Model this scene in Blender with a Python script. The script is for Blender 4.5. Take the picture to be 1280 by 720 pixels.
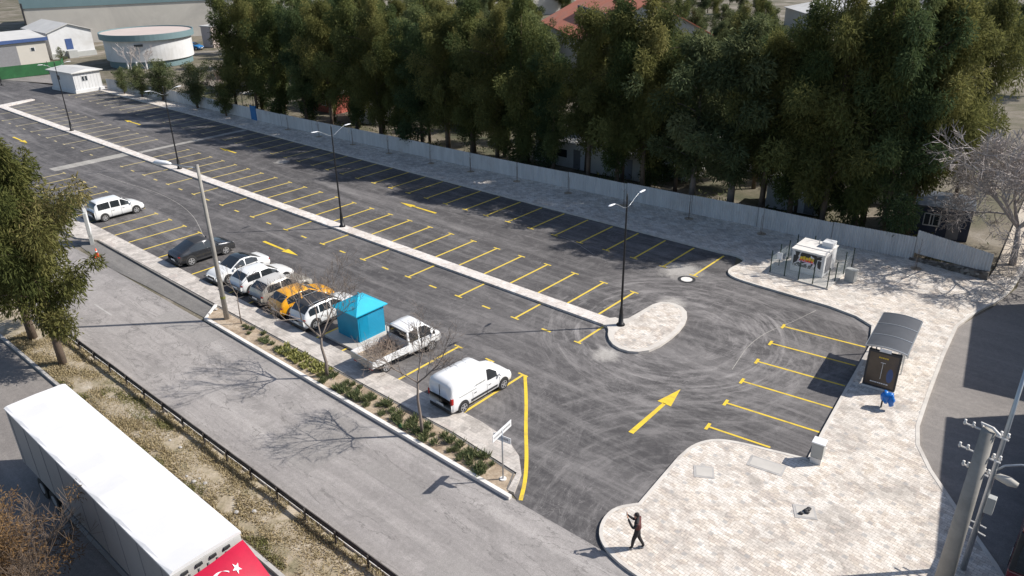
import bpy, math, random
from mathutils import Vector, Matrix, noise as mnoise
PI=math.pi; R=math.radians
for o in list(bpy.data.objects): bpy.data.objects.remove(o)
scene=bpy.context.scene; C=scene.collection
# ---------------------------------------------------------------- camera
F_PX,YAW,PITCH,ROLL=956.738,-0.719073,0.440385,-0.015524
CX,CY,CH=84.5986,-36.2225,22.527
def _rot():
    cy,sy=math.cos(YAW),math.sin(YAW);cp,sp=math.cos(PITCH),math.sin(PITCH)
    f=Vector((sy*cp,cy*cp,-sp));r=Vector((cy,-sy,0));u=r.cross(f)
    cr,sr=math.cos(ROLL),math.sin(ROLL)
    return cr*r+sr*u,-sr*r+cr*u,f
CR,CU,CF=_rot()
cam=bpy.data.cameras.new('camera');co=bpy.data.objects.new('camera',cam);C.objects.link(co)
cam.sensor_width=36;cam.lens=F_PX/1280*36;cam.clip_start=.5;cam.clip_end=2500
co.matrix_world=Matrix(((CR.x,CU.x,-CF.x,CX),(CR.y,CU.y,-CF.y,CY),(CR.z,CU.z,-CF.z,CH),(0,0,0,1)))
scene.camera=co
def G(px,py,z=0.0):
    "where a sight line of the survey photograph meets height z"
    d=CF*F_PX+CR*(px-640)-CU*(py-360);t=(z-CH)/d.z
    return Vector((CX+d.x*t,CY+d.y*t,z))
# ---------------------------------------------------------------- light
SUN_EL,SUN_AZ=R(42),R(45.3)          # azimuth from +X towards +Y
w=bpy.data.worlds.new('World');scene.world=w;w.use_nodes=True
nt=w.node_tree;nt.nodes.clear()
sky=nt.nodes.new('ShaderNodeTexSky');sky.sky_type='NISHITA';sky.sun_disc=False
sky.sun_elevation=SUN_EL;sky.sun_rotation=R(90)-SUN_AZ;sky.altitude=50;sky.air_density=1.0;sky.dust_density=1.2
bg=nt.nodes.new('ShaderNodeBackground');bg.inputs[1].default_value=.097
out=nt.nodes.new('ShaderNodeOutputWorld');nt.links.new(sky.outputs[0],bg.inputs[0]);nt.links.new(bg.outputs[0],out.inputs[0])
sl=bpy.data.lights.new('sun','SUN');so=bpy.data.objects.new('sun',sl);C.objects.link(so)
sl.energy=4.5;sl.angle=R(.5);sl.color=(1,.955,.89)
sd=Vector((math.cos(SUN_EL)*math.cos(SUN_AZ),math.cos(SUN_EL)*math.sin(SUN_AZ),math.sin(SUN_EL)))
so.rotation_euler=sd.to_track_quat('Z','Y').to_euler()
vs=scene.view_settings;vs.view_transform='Standard';vs.look='None';vs.exposure=.42;vs.gamma=1;vs.use_curve_mapping=False
# ---------------------------------------------------------------- materials
def newmat(name):
    m=bpy.data.materials.new(name);m.use_nodes=True
    return m,m.node_tree,m.node_tree.nodes['Principled BSDF']
def N(nt,t,**k):
    n=nt.nodes.new(t)
    for a,b in k.items():
        if a.startswith('i_'):
            key=a[2:];key=int(key) if key.isdigit() else key.replace('_',' ')
            n.inputs[key].default_value=b
        else: setattr(n,a,b)
    return n
def rgba(c): return (c[0],c[1],c[2],1)
def coords(nt,scale=(1,1,1),rot=0):
    g=N(nt,'ShaderNodeNewGeometry')
    mp=N(nt,'ShaderNodeMapping');mp.inputs['Scale'].default_value=scale;mp.inputs['Rotation'].default_value=(0,0,rot)
    nt.links.new(g.outputs['Position'],mp.inputs['Vector']);return mp.outputs[0]
def ocoords(nt,scale=(1,1,1)):
    g=N(nt,'ShaderNodeTexCoord')
    mp=N(nt,'ShaderNodeMapping');mp.inputs['Scale'].default_value=scale
    nt.links.new(g.outputs['Object'],mp.inputs['Vector']);return mp.outputs[0]
def noise(nt,vec,scale,detail=4,rough=.6,dist=0):
    n=N(nt,'ShaderNodeTexNoise');n.inputs['Scale'].default_value=scale;n.inputs['Detail'].default_value=detail
    n.inputs['Roughness'].default_value=rough;n.inputs['Distortion'].default_value=dist
    nt.links.new(vec,n.inputs['Vector']);return n.outputs['Fac']
def ramp(nt,fac,stops):
    r=N(nt,'ShaderNodeValToRGB');e=r.color_ramp.elements
    while len(e)<len(stops): e.new(.5)
    for i,(p,c) in enumerate(stops):
        e[i].position=p;e[i].color=rgba(c) if not isinstance(c,(int,float)) else (c,c,c,1)
    nt.links.new(fac,r.inputs[0]);return r.outputs[0]
def mix(nt,fac,a,b,mode='MIX'):
    m=N(nt,'ShaderNodeMix');m.data_type='RGBA';m.blend_type=mode
    for v,s in ((fac,0),(a,6),(b,7)):
        if isinstance(v,(int,float)): m.inputs[s].default_value=v if s==0 else (v,v,v,1)
        elif isinstance(v,tuple): m.inputs[s].default_value=rgba(v)
        else: nt.links.new(v,m.inputs[s])
    return m.outputs[2]
def math_(nt,op,a,b=0.0,clamp=False):
    m=N(nt,'ShaderNodeMath');m.operation=op;m.use_clamp=clamp
    for v,s in ((a,0),(b,1)):
        if isinstance(v,(int,float)): m.inputs[s].default_value=v
        else: nt.links.new(v,m.inputs[s])
    return m.outputs[0]
def bump(nt,b,h,strength=.3,dist=.02):
    n=N(nt,'ShaderNodeBump');n.inputs['Strength'].default_value=strength;n.inputs['Distance'].default_value=dist
    nt.links.new(h,n.inputs['Height']);nt.links.new(n.outputs[0],b.inputs['Normal'])
def simple(name,col,rough=.6,metal=0,var=.12,scale=3.0,dirt=None):
    m,nt,b=newmat(name);v=ocoords(nt)
    f=noise(nt,v,scale,5,.65)
    c=ramp(nt,f,[(.25,tuple(x*(1-var) for x in col)),(.75,tuple(min(1,x*(1+var)) for x in col))])
    if dirt:
        f2=noise(nt,v,scale*.35,6,.7,.5);c=mix(nt,ramp(nt,f2,[(.5,0.0),(.72,1.0)]),c,dirt)
    nt.links.new(c,b.inputs['Base Color']);b.inputs['Roughness'].default_value=rough;b.inputs['Metallic'].default_value=metal
    return m
def paint(name,col,rough=.28,coat=.6,metal=0.0):
    m,nt,b=newmat(name);v=ocoords(nt);f=noise(nt,v,2.2,5,.7)
    c=ramp(nt,f,[(.3,tuple(x*.93 for x in col)),(.7,col)])
    nt.links.new(c,b.inputs['Base Color']);b.inputs['Roughness'].default_value=rough;b.inputs['Metallic'].default_value=metal
    b.inputs['Coat Weight'].default_value=coat;b.inputs['Coat Roughness'].default_value=.08
    return m
def mk_asphalt(name,lo,hi,dust,dustamt,swirl=False,fine=True,worn=None):
    m,nt,b=newmat(name)
    v=coords(nt);vx=coords(nt,(.12,1.1,1));vx2=coords(nt,(.045,.5,1))
    big=noise(nt,v,.11,5,.6,.4)
    c=ramp(nt,big,[(.3,lo),(.7,hi)])
    st=noise(nt,vx,1.1,7,.7,.35);st2=noise(nt,vx2,1.0,6,.7,.8)
    mo=noise(nt,v,.85,8,.74,1.1);c=mix(nt,math_(nt,'MULTIPLY',ramp(nt,mo,[(.47,0.0),(.68,1.0)]),dustamt*.42),c,dust)
    a=ramp(nt,st,[(.50,0.0),(.80,1.0)]);a2=ramp(nt,st2,[(.48,0.0),(.75,1.0)])
    c=mix(nt,math_(nt,'MULTIPLY',a,dustamt*.6),c,dust)
    c=mix(nt,math_(nt,'MULTIPLY',a2,dustamt*.8),c,dust)
    if swirl:
        # tyre marks left by turning vehicles round the island head and across the forecourt
        sep=N(nt,'ShaderNodeSeparateXYZ');nt.links.new(v,sep.inputs[0])
        for (sx,sy,r0,r1,amt,k) in ((65.0,1.2,3.0,10.5,.95,1.3),(67.5,-1.5,3.5,9.0,.5,1.0),(74.5,-13.0,2.5,15,.45,1.1),(58.,-15.5,3,13,.30,1.2),(69.0,4.5,2,12,.36,1.3)):
            dx=math_(nt,'SUBTRACT',sep.outputs[0],sx);dy=math_(nt,'SUBTRACT',sep.outputs[1],sy)
            rr=math_(nt,'SQRT',math_(nt,'ADD',math_(nt,'MULTIPLY',dx,dx),math_(nt,'MULTIPLY',math_(nt,'MULTIPLY',dy,dy),1.0)))
            an=math_(nt,'ARCTAN2',dy,dx)
            cmb=N(nt,'ShaderNodeCombineXYZ');nt.links.new(math_(nt,'MULTIPLY',rr,k),cmb.inputs[0]);nt.links.new(math_(nt,'MULTIPLY',an,1.2),cmb.inputs[1])
            nz=noise(nt,cmb.outputs[0],1.5,8,.72,.25)
            s=ramp(nt,nz,[(.49,0.0),(.72,1.0)])
            mr=N(nt,'ShaderNodeMapRange');mr.interpolation_type='SMOOTHSTEP'
            nt.links.new(rr,mr.inputs[0]);mr.inputs[1].default_value=r0*.6;mr.inputs[2].default_value=r0*1.3
            mr2=N(nt,'ShaderNodeMapRange');mr2.interpolation_type='SMOOTHSTEP'
            nt.links.new(rr,mr2.inputs[0]);mr2.inputs[1].default_value=r1*.6;mr2.inputs[2].default_value=r1;mr2.inputs[3].default_value=1;mr2.inputs[4].default_value=0
            k_=math_(nt,'MULTIPLY',math_(nt,'MULTIPLY',s,mr.outputs[0]),math_(nt,'MULTIPLY',mr2.outputs[0],amt))
            c=mix(nt,k_,c,dust)
        # pale mortar dust spilled by the pavers
        dn=noise(nt,v,1.6,7,.75,.5)
        for (sx,sy,r0) in ((60.6,9.6,1.7),(62.8,4.6,1.0),(63.3,-3.7,.9),(13.0,8.2,.9)):
            dx=math_(nt,'SUBTRACT',sep.outputs[0],sx);dy=math_(nt,'SUBTRACT',sep.outputs[1],sy)
            rr=math_(nt,'SQRT',math_(nt,'ADD',math_(nt,'MULTIPLY',dx,dx),math_(nt,'MULTIPLY',dy,dy)))
            q_=math_(nt,'SUBTRACT',math_(nt,'ADD',dn,.28),math_(nt,'DIVIDE',rr,r0*1.6),True)
            c=mix(nt,ramp(nt,q_,[(.10,0.0),(.5,.6)]),c,(.50,.47,.43))
        # scuffs: thin curved scratches
        sc=noise(nt,coords(nt,(1,.35,1),R(35)),1.2,2,.5,2.5)
        s=ramp(nt,math_(nt,'ABSOLUTE',math_(nt,'SUBTRACT',sc,.5)),[(.0,1.0),(.012,0.0)])
        big2=ramp(nt,noise(nt,v,.16,3),[(.45,0.0),(.6,1.0)])
        c=mix(nt,math_(nt,'MULTIPLY',math_(nt,'MULTIPLY',s,big2),.32),c,dust)
    if worn:
        bnd=noise(nt,coords(nt,(.012,.62,1)),1.6,4,.6);c=mix(nt,ramp(nt,bnd,[(.40,.6),(.56,0.0)]),c,worn)
        cr=noise(nt,coords(nt,(.25,1,1)),.55,5,.6,1.2);ck_=ramp(nt,math_(nt,'ABSOLUTE',math_(nt,'SUBTRACT',cr,.5)),[(.0,1.0),(.010,0.0)])
        c=mix(nt,math_(nt,'MULTIPLY',ck_,.6),c,tuple(x*.5 for x in worn))
        f3=noise(nt,v,.5,8,.75,.6);c=mix(nt,ramp(nt,f3,[(.52,0.0),(.6,.55)]),c,worn)
    fn=noise(nt,v,26,3,.8)
    c=mix(nt,.55,c,ramp(nt,fn,[(.3,.25),(.7,.78)]),'OVERLAY')
    fp=noise(nt,v,4.5,5,.8)
    c=mix(nt,.35,c,ramp(nt,fp,[(.3,.3),(.7,.72)]),'OVERLAY')
    nt.links.new(c,b.inputs['Base Color']);b.inputs['Roughness'].default_value=.82
    b.inputs['Specular IOR Level'].default_value=.3
    bump(nt,b,fn,.35,.01)
    return m
MAT={}
MAT['asphalt']=mk_asphalt('asphalt',(.058,.055,.056),(.092,.086,.086),(.32,.30,.29),.60,True)
MAT['road']=mk_asphalt('road',(.255,.235,.225),(.33,.305,.29),(.44,.41,.385),.7,False,worn=(.21,.195,.185))
MAT['road2']=mk_asphalt('side_road',(.165,.150,.140),(.235,.215,.20),(.33,.30,.275),.55)
MAT['patch']=mk_asphalt('worn_patch',(.11,.105,.10),(.17,.16,.15),(.30,.28,.26),.6)
MAT['patch2']=mk_asphalt('cement_smeared_strip',(.20,.19,.175),(.36,.34,.31),(.5,.47,.43),.8)
def mk_paver(name,c1,c2,joint,sx=.2,sy=.1,rot=0,dark=None,stain=(.30,.27,.24)):
    m,nt,b=newmat(name);v=coords(nt,(1,1,1),rot)
    br=N(nt,'ShaderNodeTexBrick');br.offset=.5;br.inputs['Scale'].default_value=1
    br.inputs['Brick Width'].default_value=sx;br.inputs['Row Height'].default_value=sy
    br.inputs['Mortar Size'].default_value=.008;br.inputs['Mortar Smooth'].default_value=.2;br.inputs['Bias'].default_value=0
    br.inputs['Color1'].default_value=rgba(c1);br.inputs['Color2'].default_value=rgba(c2);br.inputs['Mortar'].default_value=rgba(joint)
    nt.links.new(v,br.inputs['Vector']);c=br.outputs['Color']
    p=noise(nt,v,.55,7,.72,.8)
    c=mix(nt,ramp(nt,p,[(.46,0.0),(.64,.55)]),c,stain)
    # block-to-block tone change, seen as blotches from above
    vo=N(nt,'ShaderNodeTexVoronoi');vo.distance='CHEBYCHEV';vo.inputs['Scale'].default_value=2.4;nt.links.new(v,vo.inputs['Vector'])
    sp=N(nt,'ShaderNodeSeparateColor');nt.links.new(vo.outputs['Color'],sp.inputs[0])
    c=mix(nt,.5,c,ramp(nt,sp.outputs[0],[(.0,.27),(1.0,.62)]),'OVERLAY')
    if dark:
        # regular pattern of single grey blocks
        chk=N(nt,'ShaderNodeTexVoronoi');chk.distance='CHEBYCHEV';chk.inputs['Scale'].default_value=1.15;chk.inputs['Randomness'].default_value=.22
        nt.links.new(v,chk.inputs['Vector'])
        c=mix(nt,ramp(nt,chk.outputs['Distance'],[(.10,.62),(.13,0.0)]),c,dark)
    f2=noise(nt,v,9,4,.8);c=mix(nt,.4,c,ramp(nt,f2,[(.3,.3),(.7,.7)]),'OVERLAY')
    nt.links.new(c,b.inputs['Base Color']);b.inputs['Roughness'].default_value=.85
    bump(nt,b,br.outputs['Fac'],-.3,.01)
    return m
MAT['paver']=mk_paver('paver',(.75,.685,.615),(.58,.52,.455),(.34,.30,.26),.30,.15,rot=R(6),dark=(.33,.32,.31))
MAT['paver2']=mk_paver('sidewalk_paver',(.56,.51,.46),(.49,.45,.41),(.36,.33,.30),.4,.2)
MAT['medpaver']=mk_paver('median_paver',(.72,.67,.62),(.64,.59,.55),(.50,.46,.42),.4,.2,dark=(.40,.38,.37),stain=(.52,.47,.43))
MAT['kerbtop']=simple('kerb_concrete',(.70,.67,.63),.85,0,.10,1.3,(.55,.52,.48))
MAT['kerbbeige']=simple('beige_kerb',(.58,.54,.49),.85,0,.14,1.7,(.44,.40,.36))
MAT['kerb']=simple('kerb_stone',(.42,.40,.38),.85,0,.15,2.3,(.26,.25,.24))
MAT['conc']=simple('concrete',(.50,.47,.43),.9,0,.12,.8,(.36,.34,.31))
MAT['concrete_pole']=simple('pole_concrete',(.31,.29,.26),.9,0,.18,1.4,(.20,.19,.17))
def mk_yellow():
    m,nt,b=newmat('yellow_paint');v=coords(nt)
    f=noise(nt,v,7,6,.8);f2=noise(nt,v,.35,4)
    c=mix(nt,ramp(nt,f,[(.50,0.0),(.70,.45)]),(.76,.54,.05),(.22,.18,.09))
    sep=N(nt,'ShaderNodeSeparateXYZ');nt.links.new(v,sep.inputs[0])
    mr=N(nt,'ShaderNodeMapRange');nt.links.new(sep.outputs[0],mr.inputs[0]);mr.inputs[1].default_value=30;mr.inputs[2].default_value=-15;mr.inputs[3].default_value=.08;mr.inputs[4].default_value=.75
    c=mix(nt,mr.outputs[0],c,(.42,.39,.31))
    nt.links.new(c,b.inputs['Base Color']);b.inputs['Roughness'].default_value=.7;return m
MAT['yellow']=mk_yellow()
MAT['yellow2']=simple('fresh_yellow_paint',(.74,.52,.04),.65,0,.12,4,(.45,.33,.07))
MAT['faintwhite']=simple('worn_white_paint',(.42,.395,.375),.85,0,.2,3,(.33,.32,.30))
def mk_ground(name,cols,sc=.15):
    m,nt,b=newmat(name);v=coords(nt);f=noise(nt,v,sc,7,.7,.6)
    n=len(cols);c=ramp(nt,f,[(.32+.36*i/(n-1),x) for i,x in enumerate(cols)])
    f2=noise(nt,v,7,5,.8);c=mix(nt,.6,c,ramp(nt,f2,[(.3,.25),(.7,.75)]),'OVERLAY')
    nt.links.new(c,b.inputs['Base Color']);b.inputs['Roughness'].default_value=.95
    bump(nt,b,f2,.5,.04);return m
MAT['ground']=mk_ground('ground',[(.05,.06,.03),(.10,.09,.055),(.17,.145,.11),(.30,.27,.23)],.12)
MAT['verge']=mk_ground('dry_grass_soil',[(.19,.17,.10),(.30,.25,.17),(.38,.32,.24),(.47,.42,.34)],.9)
MAT['soil']=mk_ground('bed_soil',[(.22,.16,.11),(.36,.28,.20),(.46,.38,.29)],1.6)
MAT['tan']=mk_ground('tan_path',[(.36,.31,.25),(.46,.40,.33),(.40,.36,.30)],.5)
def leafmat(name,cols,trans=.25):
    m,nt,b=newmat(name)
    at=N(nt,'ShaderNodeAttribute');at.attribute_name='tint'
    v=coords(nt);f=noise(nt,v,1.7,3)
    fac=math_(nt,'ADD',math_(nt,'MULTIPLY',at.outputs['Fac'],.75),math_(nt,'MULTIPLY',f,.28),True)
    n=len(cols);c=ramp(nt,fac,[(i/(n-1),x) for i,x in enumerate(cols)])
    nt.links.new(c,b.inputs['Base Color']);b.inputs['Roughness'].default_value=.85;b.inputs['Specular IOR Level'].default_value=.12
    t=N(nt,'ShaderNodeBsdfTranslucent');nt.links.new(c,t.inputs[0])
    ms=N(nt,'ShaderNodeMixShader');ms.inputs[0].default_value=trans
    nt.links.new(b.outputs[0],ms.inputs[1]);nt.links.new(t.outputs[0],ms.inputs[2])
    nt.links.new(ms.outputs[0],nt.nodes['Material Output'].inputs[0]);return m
MAT['leaf_dark']=leafmat('dark_evergreen_leaf',[(.044,.065,.029),(.083,.109,.039),(.150,.163,.055),(.247,.240,.086)],.38)
MAT['leaf_dark2']=leafmat('olive_evergreen_leaf',[(.057,.070,.029),(.111,.121,.042),(.189,.185,.062),(.293,.267,.104)],.42)
MAT['leaf_dark3']=leafmat('bluish_evergreen_leaf',[(.042,.068,.034),(.075,.109,.047),(.137,.166,.065),(.208,.227,.098)],.38)
MAT['leaf_olive']=leafmat('olive_leaf',[(.035,.050,.020),(.075,.090,.035),(.13,.14,.06),(.19,.19,.085)])
MAT['leaf_grey']=leafmat('greygreen_leaf',[(.050,.068,.033),(.088,.110,.050),(.143,.160,.072),(.209,.209,.105)],.3)
MAT['leaf_bright']=leafmat('bright_leaf',[(.08,.13,.015),(.14,.20,.025),(.22,.28,.04),(.30,.34,.06)],.35)
MAT['leaf_yellow']=leafmat('yellow_leaf',[(.18,.15,.02),(.30,.25,.03),(.42,.34,.04),(.50,.42,.06)],.35)
MAT['leaf_near']=leafmat('cypress_leaf',[(.045,.060,.020),(.090,.100,.030),(.150,.142,.048),(.23,.19,.085)],.3)
MAT['leaf_brown']=leafmat('dry_twig_leaf',[(.075,.045,.022),(.125,.075,.036),(.19,.115,.055),(.27,.18,.09)],.1)
MAT['leaf_bed']=leafmat('bed_leaf',[(.05,.075,.035),(.10,.13,.06),(.17,.19,.09),(.34,.32,.17)],.25)
MAT['leaf_lime']=leafmat('lime_leaf',[(.18,.19,.06),(.27,.27,.09),(.36,.35,.14),(.45,.42,.19)],.2)
MAT['leaf_grass']=leafmat('grass_blade',[(.09,.13,.03),(.22,.19,.09),(.36,.29,.17),(.50,.42,.28)],.2)
MAT['leaf_pink']=leafmat('pinkish_bud',[(.20,.13,.11),(.30,.20,.18),(.38,.27,.25),(.45,.34,.32)],.2)
MAT['bark']=simple('bark',(.13,.095,.07),.9,0,.3,3)
MAT['bark_grey']=simple('grey_bark',(.20,.165,.14),.9,0,.2,4)
MAT['twig_pale']=simple('pale_twig',(.40,.355,.33),.85,0,.2,2)
MAT['twig']=simple('brown_twig',(.24,.18,.14),.9,0,.2,4)
MAT['black']=simple('black_metal',(.02,.02,.022),.45,.3,.1)
MAT['lampwhite']=simple('lamp_housing',(.75,.76,.78),.4)
MAT['glass']=None
def mk_glass(name,col,rough=.06,spec=.9):
    m,nt,b=newmat(name);b.inputs['Base Color'].default_value=rgba(col);b.inputs['Roughness'].default_value=rough
    b.inputs['Specular IOR Level'].default_value=spec;return m
MAT['glass']=mk_glass('car_glass',(.022,.026,.030))
MAT['glass2']=mk_glass('window_glass',(.03,.04,.05),.1)
MAT['tyre']=simple('tyre_rubber',(.022,.022,.022),.85)
MAT['rim']=simple('alloy_rim',(.55,.55,.56),.35,.6)
MAT['rimdark']=simple('dark_rim',(.05,.05,.055),.4,.6)
MAT['plastic']=simple('dark_plastic',(.035,.035,.037),.6)
MAT['redlens']=simple('red_lens',(.38,.02,.015),.25)
MAT['headlens']=simple('headlamp_lens',(.62,.64,.66),.15)
MAT['plate']=simple('white_plate',(.75,.75,.75),.5)
MAT['white_car']=paint('white_paint',(.80,.80,.79))
MAT['white_van']=paint('van_white_paint',(.80,.80,.80),.35,.4)
MAT['grey_car']=paint('graphite_paint',(.045,.047,.052),.25,.8,.4)
MAT['beige_car']=paint('silver_beige_paint',(.42,.39,.34),.3,.6,.2)
MAT['yellow_car']=paint('orange_yellow_paint',(.82,.38,.015))
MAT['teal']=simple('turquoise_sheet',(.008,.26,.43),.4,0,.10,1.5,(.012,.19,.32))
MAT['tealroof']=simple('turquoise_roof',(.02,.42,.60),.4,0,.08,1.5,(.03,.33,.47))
MAT['tealtrim']=simple('grey_teal_band',(.15,.225,.24),.6,0,.08,.4)
MAT['cream']=simple('cream_render',(.50,.47,.42),.85,0,.07,.25,(.40,.375,.34))
MAT['creamshade']=simple('greyish_render',(.42,.41,.39),.85,0,.07,.25)
MAT['whitewall']=simple('white_cladding',(.62,.62,.62),.7,0,.07,.6,(.50,.49,.47))
MAT['roofgrey']=simple('grey_sheet_roof',(.50,.49,.47),.7,0,.12,.3,(.38,.36,.33))
MAT['roofpink']=simple('pinkish_roof_felt',(.50,.42,.38),.9,0,.08,.25)
MAT['bluetrim']=simple('navy_trim',(.05,.09,.22),.5)
MAT['shutter']=simple('grey_shutter',(.20,.20,.21),.7)
MAT['shelterroof']=simple('dark_ribbed_sheet',(.075,.08,.09),.5,0,.12,2)
MAT['greenmesh']=simple('green_mesh',(.018,.10,.032),.8,0,.2,.9,(.03,.15,.05))
MAT['redroof']=simple('terracotta_roof',(.50,.17,.10),.85,0,.12,.8,(.40,.20,.14))
MAT['redwall']=simple('red_wall',(.42,.11,.08),.8)
MAT['navy']=simple('navy_wall',(.035,.045,.075),.7)
MAT['frame']=simple('white_frame',(.65,.65,.65),.5)
MAT['blue']=simple('blue_panel',(.02,.15,.36),.5)
MAT['bluebag']=simple('blue_plastic_bag',(.012,.15,.52),.3,0,.25,6)
MAT['orange']=simple('cone_orange',(.80,.10,.03),.5)
MAT['red']=simple('red_paint',(.42,.006,.035),.4)
MAT['tarp']=simple('grey_tarpaulin',(.30,.29,.285),.6,0,.06,.4,(.24,.235,.23))
MAT['trailerroof']=simple('white_trailer_roof',(.70,.69,.685),.55,0,.05,.35,(.62,.61,.60))
MAT['steel']=simple('galvanised_steel',(.42,.44,.46),.35,.6,.1,2)
MAT['railrust']=simple('rusted_rail',(.075,.065,.058),.7,.2,.3,2.5,(.13,.12,.11))
MAT['greenpost']=simple('dark_green_post',(.010,.030,.022),.5)
MAT['granite']=simple('grey_cabinet',(.38,.385,.37),.6,0,.1,2)
MAT['stone']=None
def mk_stonewall():
    m,nt,b=newmat('rubble_stone');v=ocoords(nt)
    vo=N(nt,'ShaderNodeTexVoronoi');vo.inputs['Scale'].default_value=4.5;nt.links.new(v,vo.inputs['Vector'])
    sp=N(nt,'ShaderNodeSeparateColor');nt.links.new(vo.outputs['Color'],sp.inputs[0])
    c=ramp(nt,sp.outputs[0],[(0,(.07,.06,.05)),(.6,(.15,.13,.11)),(1,(.28,.26,.23))])
    nt.links.new(c,b.inputs['Base Color']);b.inputs['Roughness'].default_value=.95;return m
MAT['stone']=mk_stonewall()
def mk_fence():
    m,nt,b=newmat('painted_corrugated_metal');v=coords(nt)
    f=noise(nt,coords(nt,(1,1,.15)),2.2,5,.7);c=ramp(nt,f,[(.35,(.50,.50,.495)),(.65,(.62,.62,.61))])
    f2=noise(nt,v,.35,6,.75,.4);c=mix(nt,ramp(nt,f2,[(.55,0.0),(.75,.4)]),c,(.34,.27,.22))
    nt.links.new(c,b.inputs['Base Color']);b.inputs['Roughness'].default_value=.65;return m
MAT['fence']=mk_fence()
# ---------------------------------------------------------------- mesh helpers
class M:
    def __init__(s): s.v=[];s.f=[];s.t=[]
    def add(s,vs,fs,tint=0.0):
        b=len(s.v);s.v+= [tuple(x) for x in vs];s.f+=[tuple(b+i for i in f) for f in fs];s.t+=[tint]*len(fs);return s
    def box(s,x0,x1,y0,y1,z0,z1,tint=0.0):
        return s.add([(x0,y0,z0),(x1,y0,z0),(x1,y1,z0),(x0,y1,z0),(x0,y0,z1),(x1,y0,z1),(x1,y1,z1),(x0,y1,z1)],
          [(0,3,2,1),(4,5,6,7),(0,1,5,4),(1,2,6,5),(2,3,7,6),(3,0,4,7)],tint)
    def prism(s,poly,z0,z1,cap=True):
        n=len(poly);a=sum(poly[i][0]*poly[(i+1)%n][1]-poly[(i+1)%n][0]*poly[i][1] for i in range(n))
        if a<0: poly=poly[::-1]
        vs=[(p[0],p[1],z0) for p in poly]+[(p[0],p[1],z1) for p in poly]
        fs=[(i,(i+1)%n,n+(i+1)%n,n+i) for i in range(n)]
        if cap: fs+=[tuple(range(n,2*n)),tuple(range(n-1,-1,-1))]
        return s.add(vs,fs)
    def sheet(s,poly,z):
        n=len(poly);a=sum(poly[i][0]*poly[(i+1)%n][1]-poly[(i+1)%n][0]*poly[i][1] for i in range(n))
        if a<0: poly=poly[::-1]
        return s.add([(p[0],p[1],z) for p in poly],[tuple(range(n))])
    def tube(s,pts,rs,n=8,cap=True):
        pts=[Vector(p) for p in pts]
        if isinstance(rs,(int,float)): rs=[rs]*len(pts)
        vs=[];fs=[];prev=None
        for i,p in enumerate(pts):
            d=(pts[min(i+1,len(pts)-1)]-pts[max(i-1,0)]);d=d.normalized() if d.length>1e-9 else Vector((0,0,1))
            if prev is None:
                a=Vector((1,0,0)) if abs(d.x)<.8 else Vector((0,1,0));u=d.cross(a).normalized()
            else:
                u=prev-d*prev.dot(d);u=u.normalized() if u.length>1e-6 else d.orthogonal().normalized()
            prev=u;v=d.cross(u)
            for k in range(n):
                a=2*PI*k/n;vs.append(p+(u*math.cos(a)+v*math.sin(a))*rs[i])
        for i in range(len(pts)-1):
            for k in range(n):
                fs.append((i*n+k,i*n+(k+1)%n,(i+1)*n+(k+1)%n,(i+1)*n+k))
        if cap: fs+=[tuple(range(n-1,-1,-1)),tuple((len(pts)-1)*n+k for k in range(n))]
        return s.add(vs,fs)
    def cyl(s,c,r,z0,z1,n=16,r2=None): return s.tube([(c[0],c[1],z0),(c[0],c[1],z1)],[r,r if r2 is None else r2],n)
    def disc_y(s,c,r,y0,y1,n=20):
        return s.tube([(c[0],y0,c[1]),(c[0],y1,c[1])],r,n)
    def ell(s,c,r,n=10,m=7):
        vs=[];fs=[]
        for j in range(m+1):
            t=PI*j/m
            for i in range(n):
                a=2*PI*i/n;vs.append((c[0]+r[0]*math.sin(t)*math.cos(a),c[1]+r[1]*math.sin(t)*math.sin(a),c[2]+r[2]*math.cos(t)))
        for j in range(m):
            for i in range(n): fs.append((j*n+i,(j+1)*n+i,(j+1)*n+(i+1)%n,j*n+(i+1)%n))
        return s.add(vs,fs)
    def build(s,name,mat,parent=None,org=(0,0,0),smooth=False,tint=False,bevel=0):
        me=bpy.data.meshes.new(name)
        me.from_pydata([(v[0]-org[0],v[1]-org[1],v[2]-org[2]) for v in s.v],[],s.f);me.update()
        mats=mat if isinstance(mat,list) else [mat]
        for q in mats: me.materials.append(MAT[q] if isinstance(q,str) else q)
        if smooth: me.shade_smooth() if hasattr(me,'shade_smooth') else [setattr(p,'use_smooth',True) for p in me.polygons]
        if tint:
            at=me.attributes.new('tint','FLOAT','FACE');at.data.foreach_set('value',s.t)
        o=bpy.data.objects.new(name,me);C.objects.link(o)
        if parent: o.parent=parent
        elif org!=(0,0,0): o.location=org
        if bevel:
            bv=o.modifiers.new('bevel','BEVEL');bv.width=bevel;bv.segments=2;bv.limit_method='ANGLE'
        return o
def tag(o,label=None,cat=None,group=None,kind=None):
    if label:o['label']=label
    if cat:o['category']=cat
    if group:o['group']=group
    if kind:o['kind']=kind
    return o
def thing(name,label,cat,loc=(0,0,0),rz=0,group=None):
    o=bpy.data.objects.new(name,None);C.objects.link(o);o.location=loc;o.rotation_euler=(0,0,rz);o.empty_display_size=.3
    return tag(o,label,cat,group)
def struct(name,m,mat,**k): return tag(m.build(name,mat,**k),kind='structure')
def copy_tree(o,parent=None):
    c=o.copy();C.objects.link(c)
    if parent: c.parent=parent
    for ch in [x for x in o.children]: copy_tree(ch,c)
    return c
def spread(o,loc,rz,sc=None,label=None,group=None):
    o.location=loc;o.rotation_euler=(0,0,rz)
    if sc: o.scale=sc if isinstance(sc,tuple) else (sc,sc,sc)
    if label:o['label']=label
    if group:o['group']=group
    return o
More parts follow.
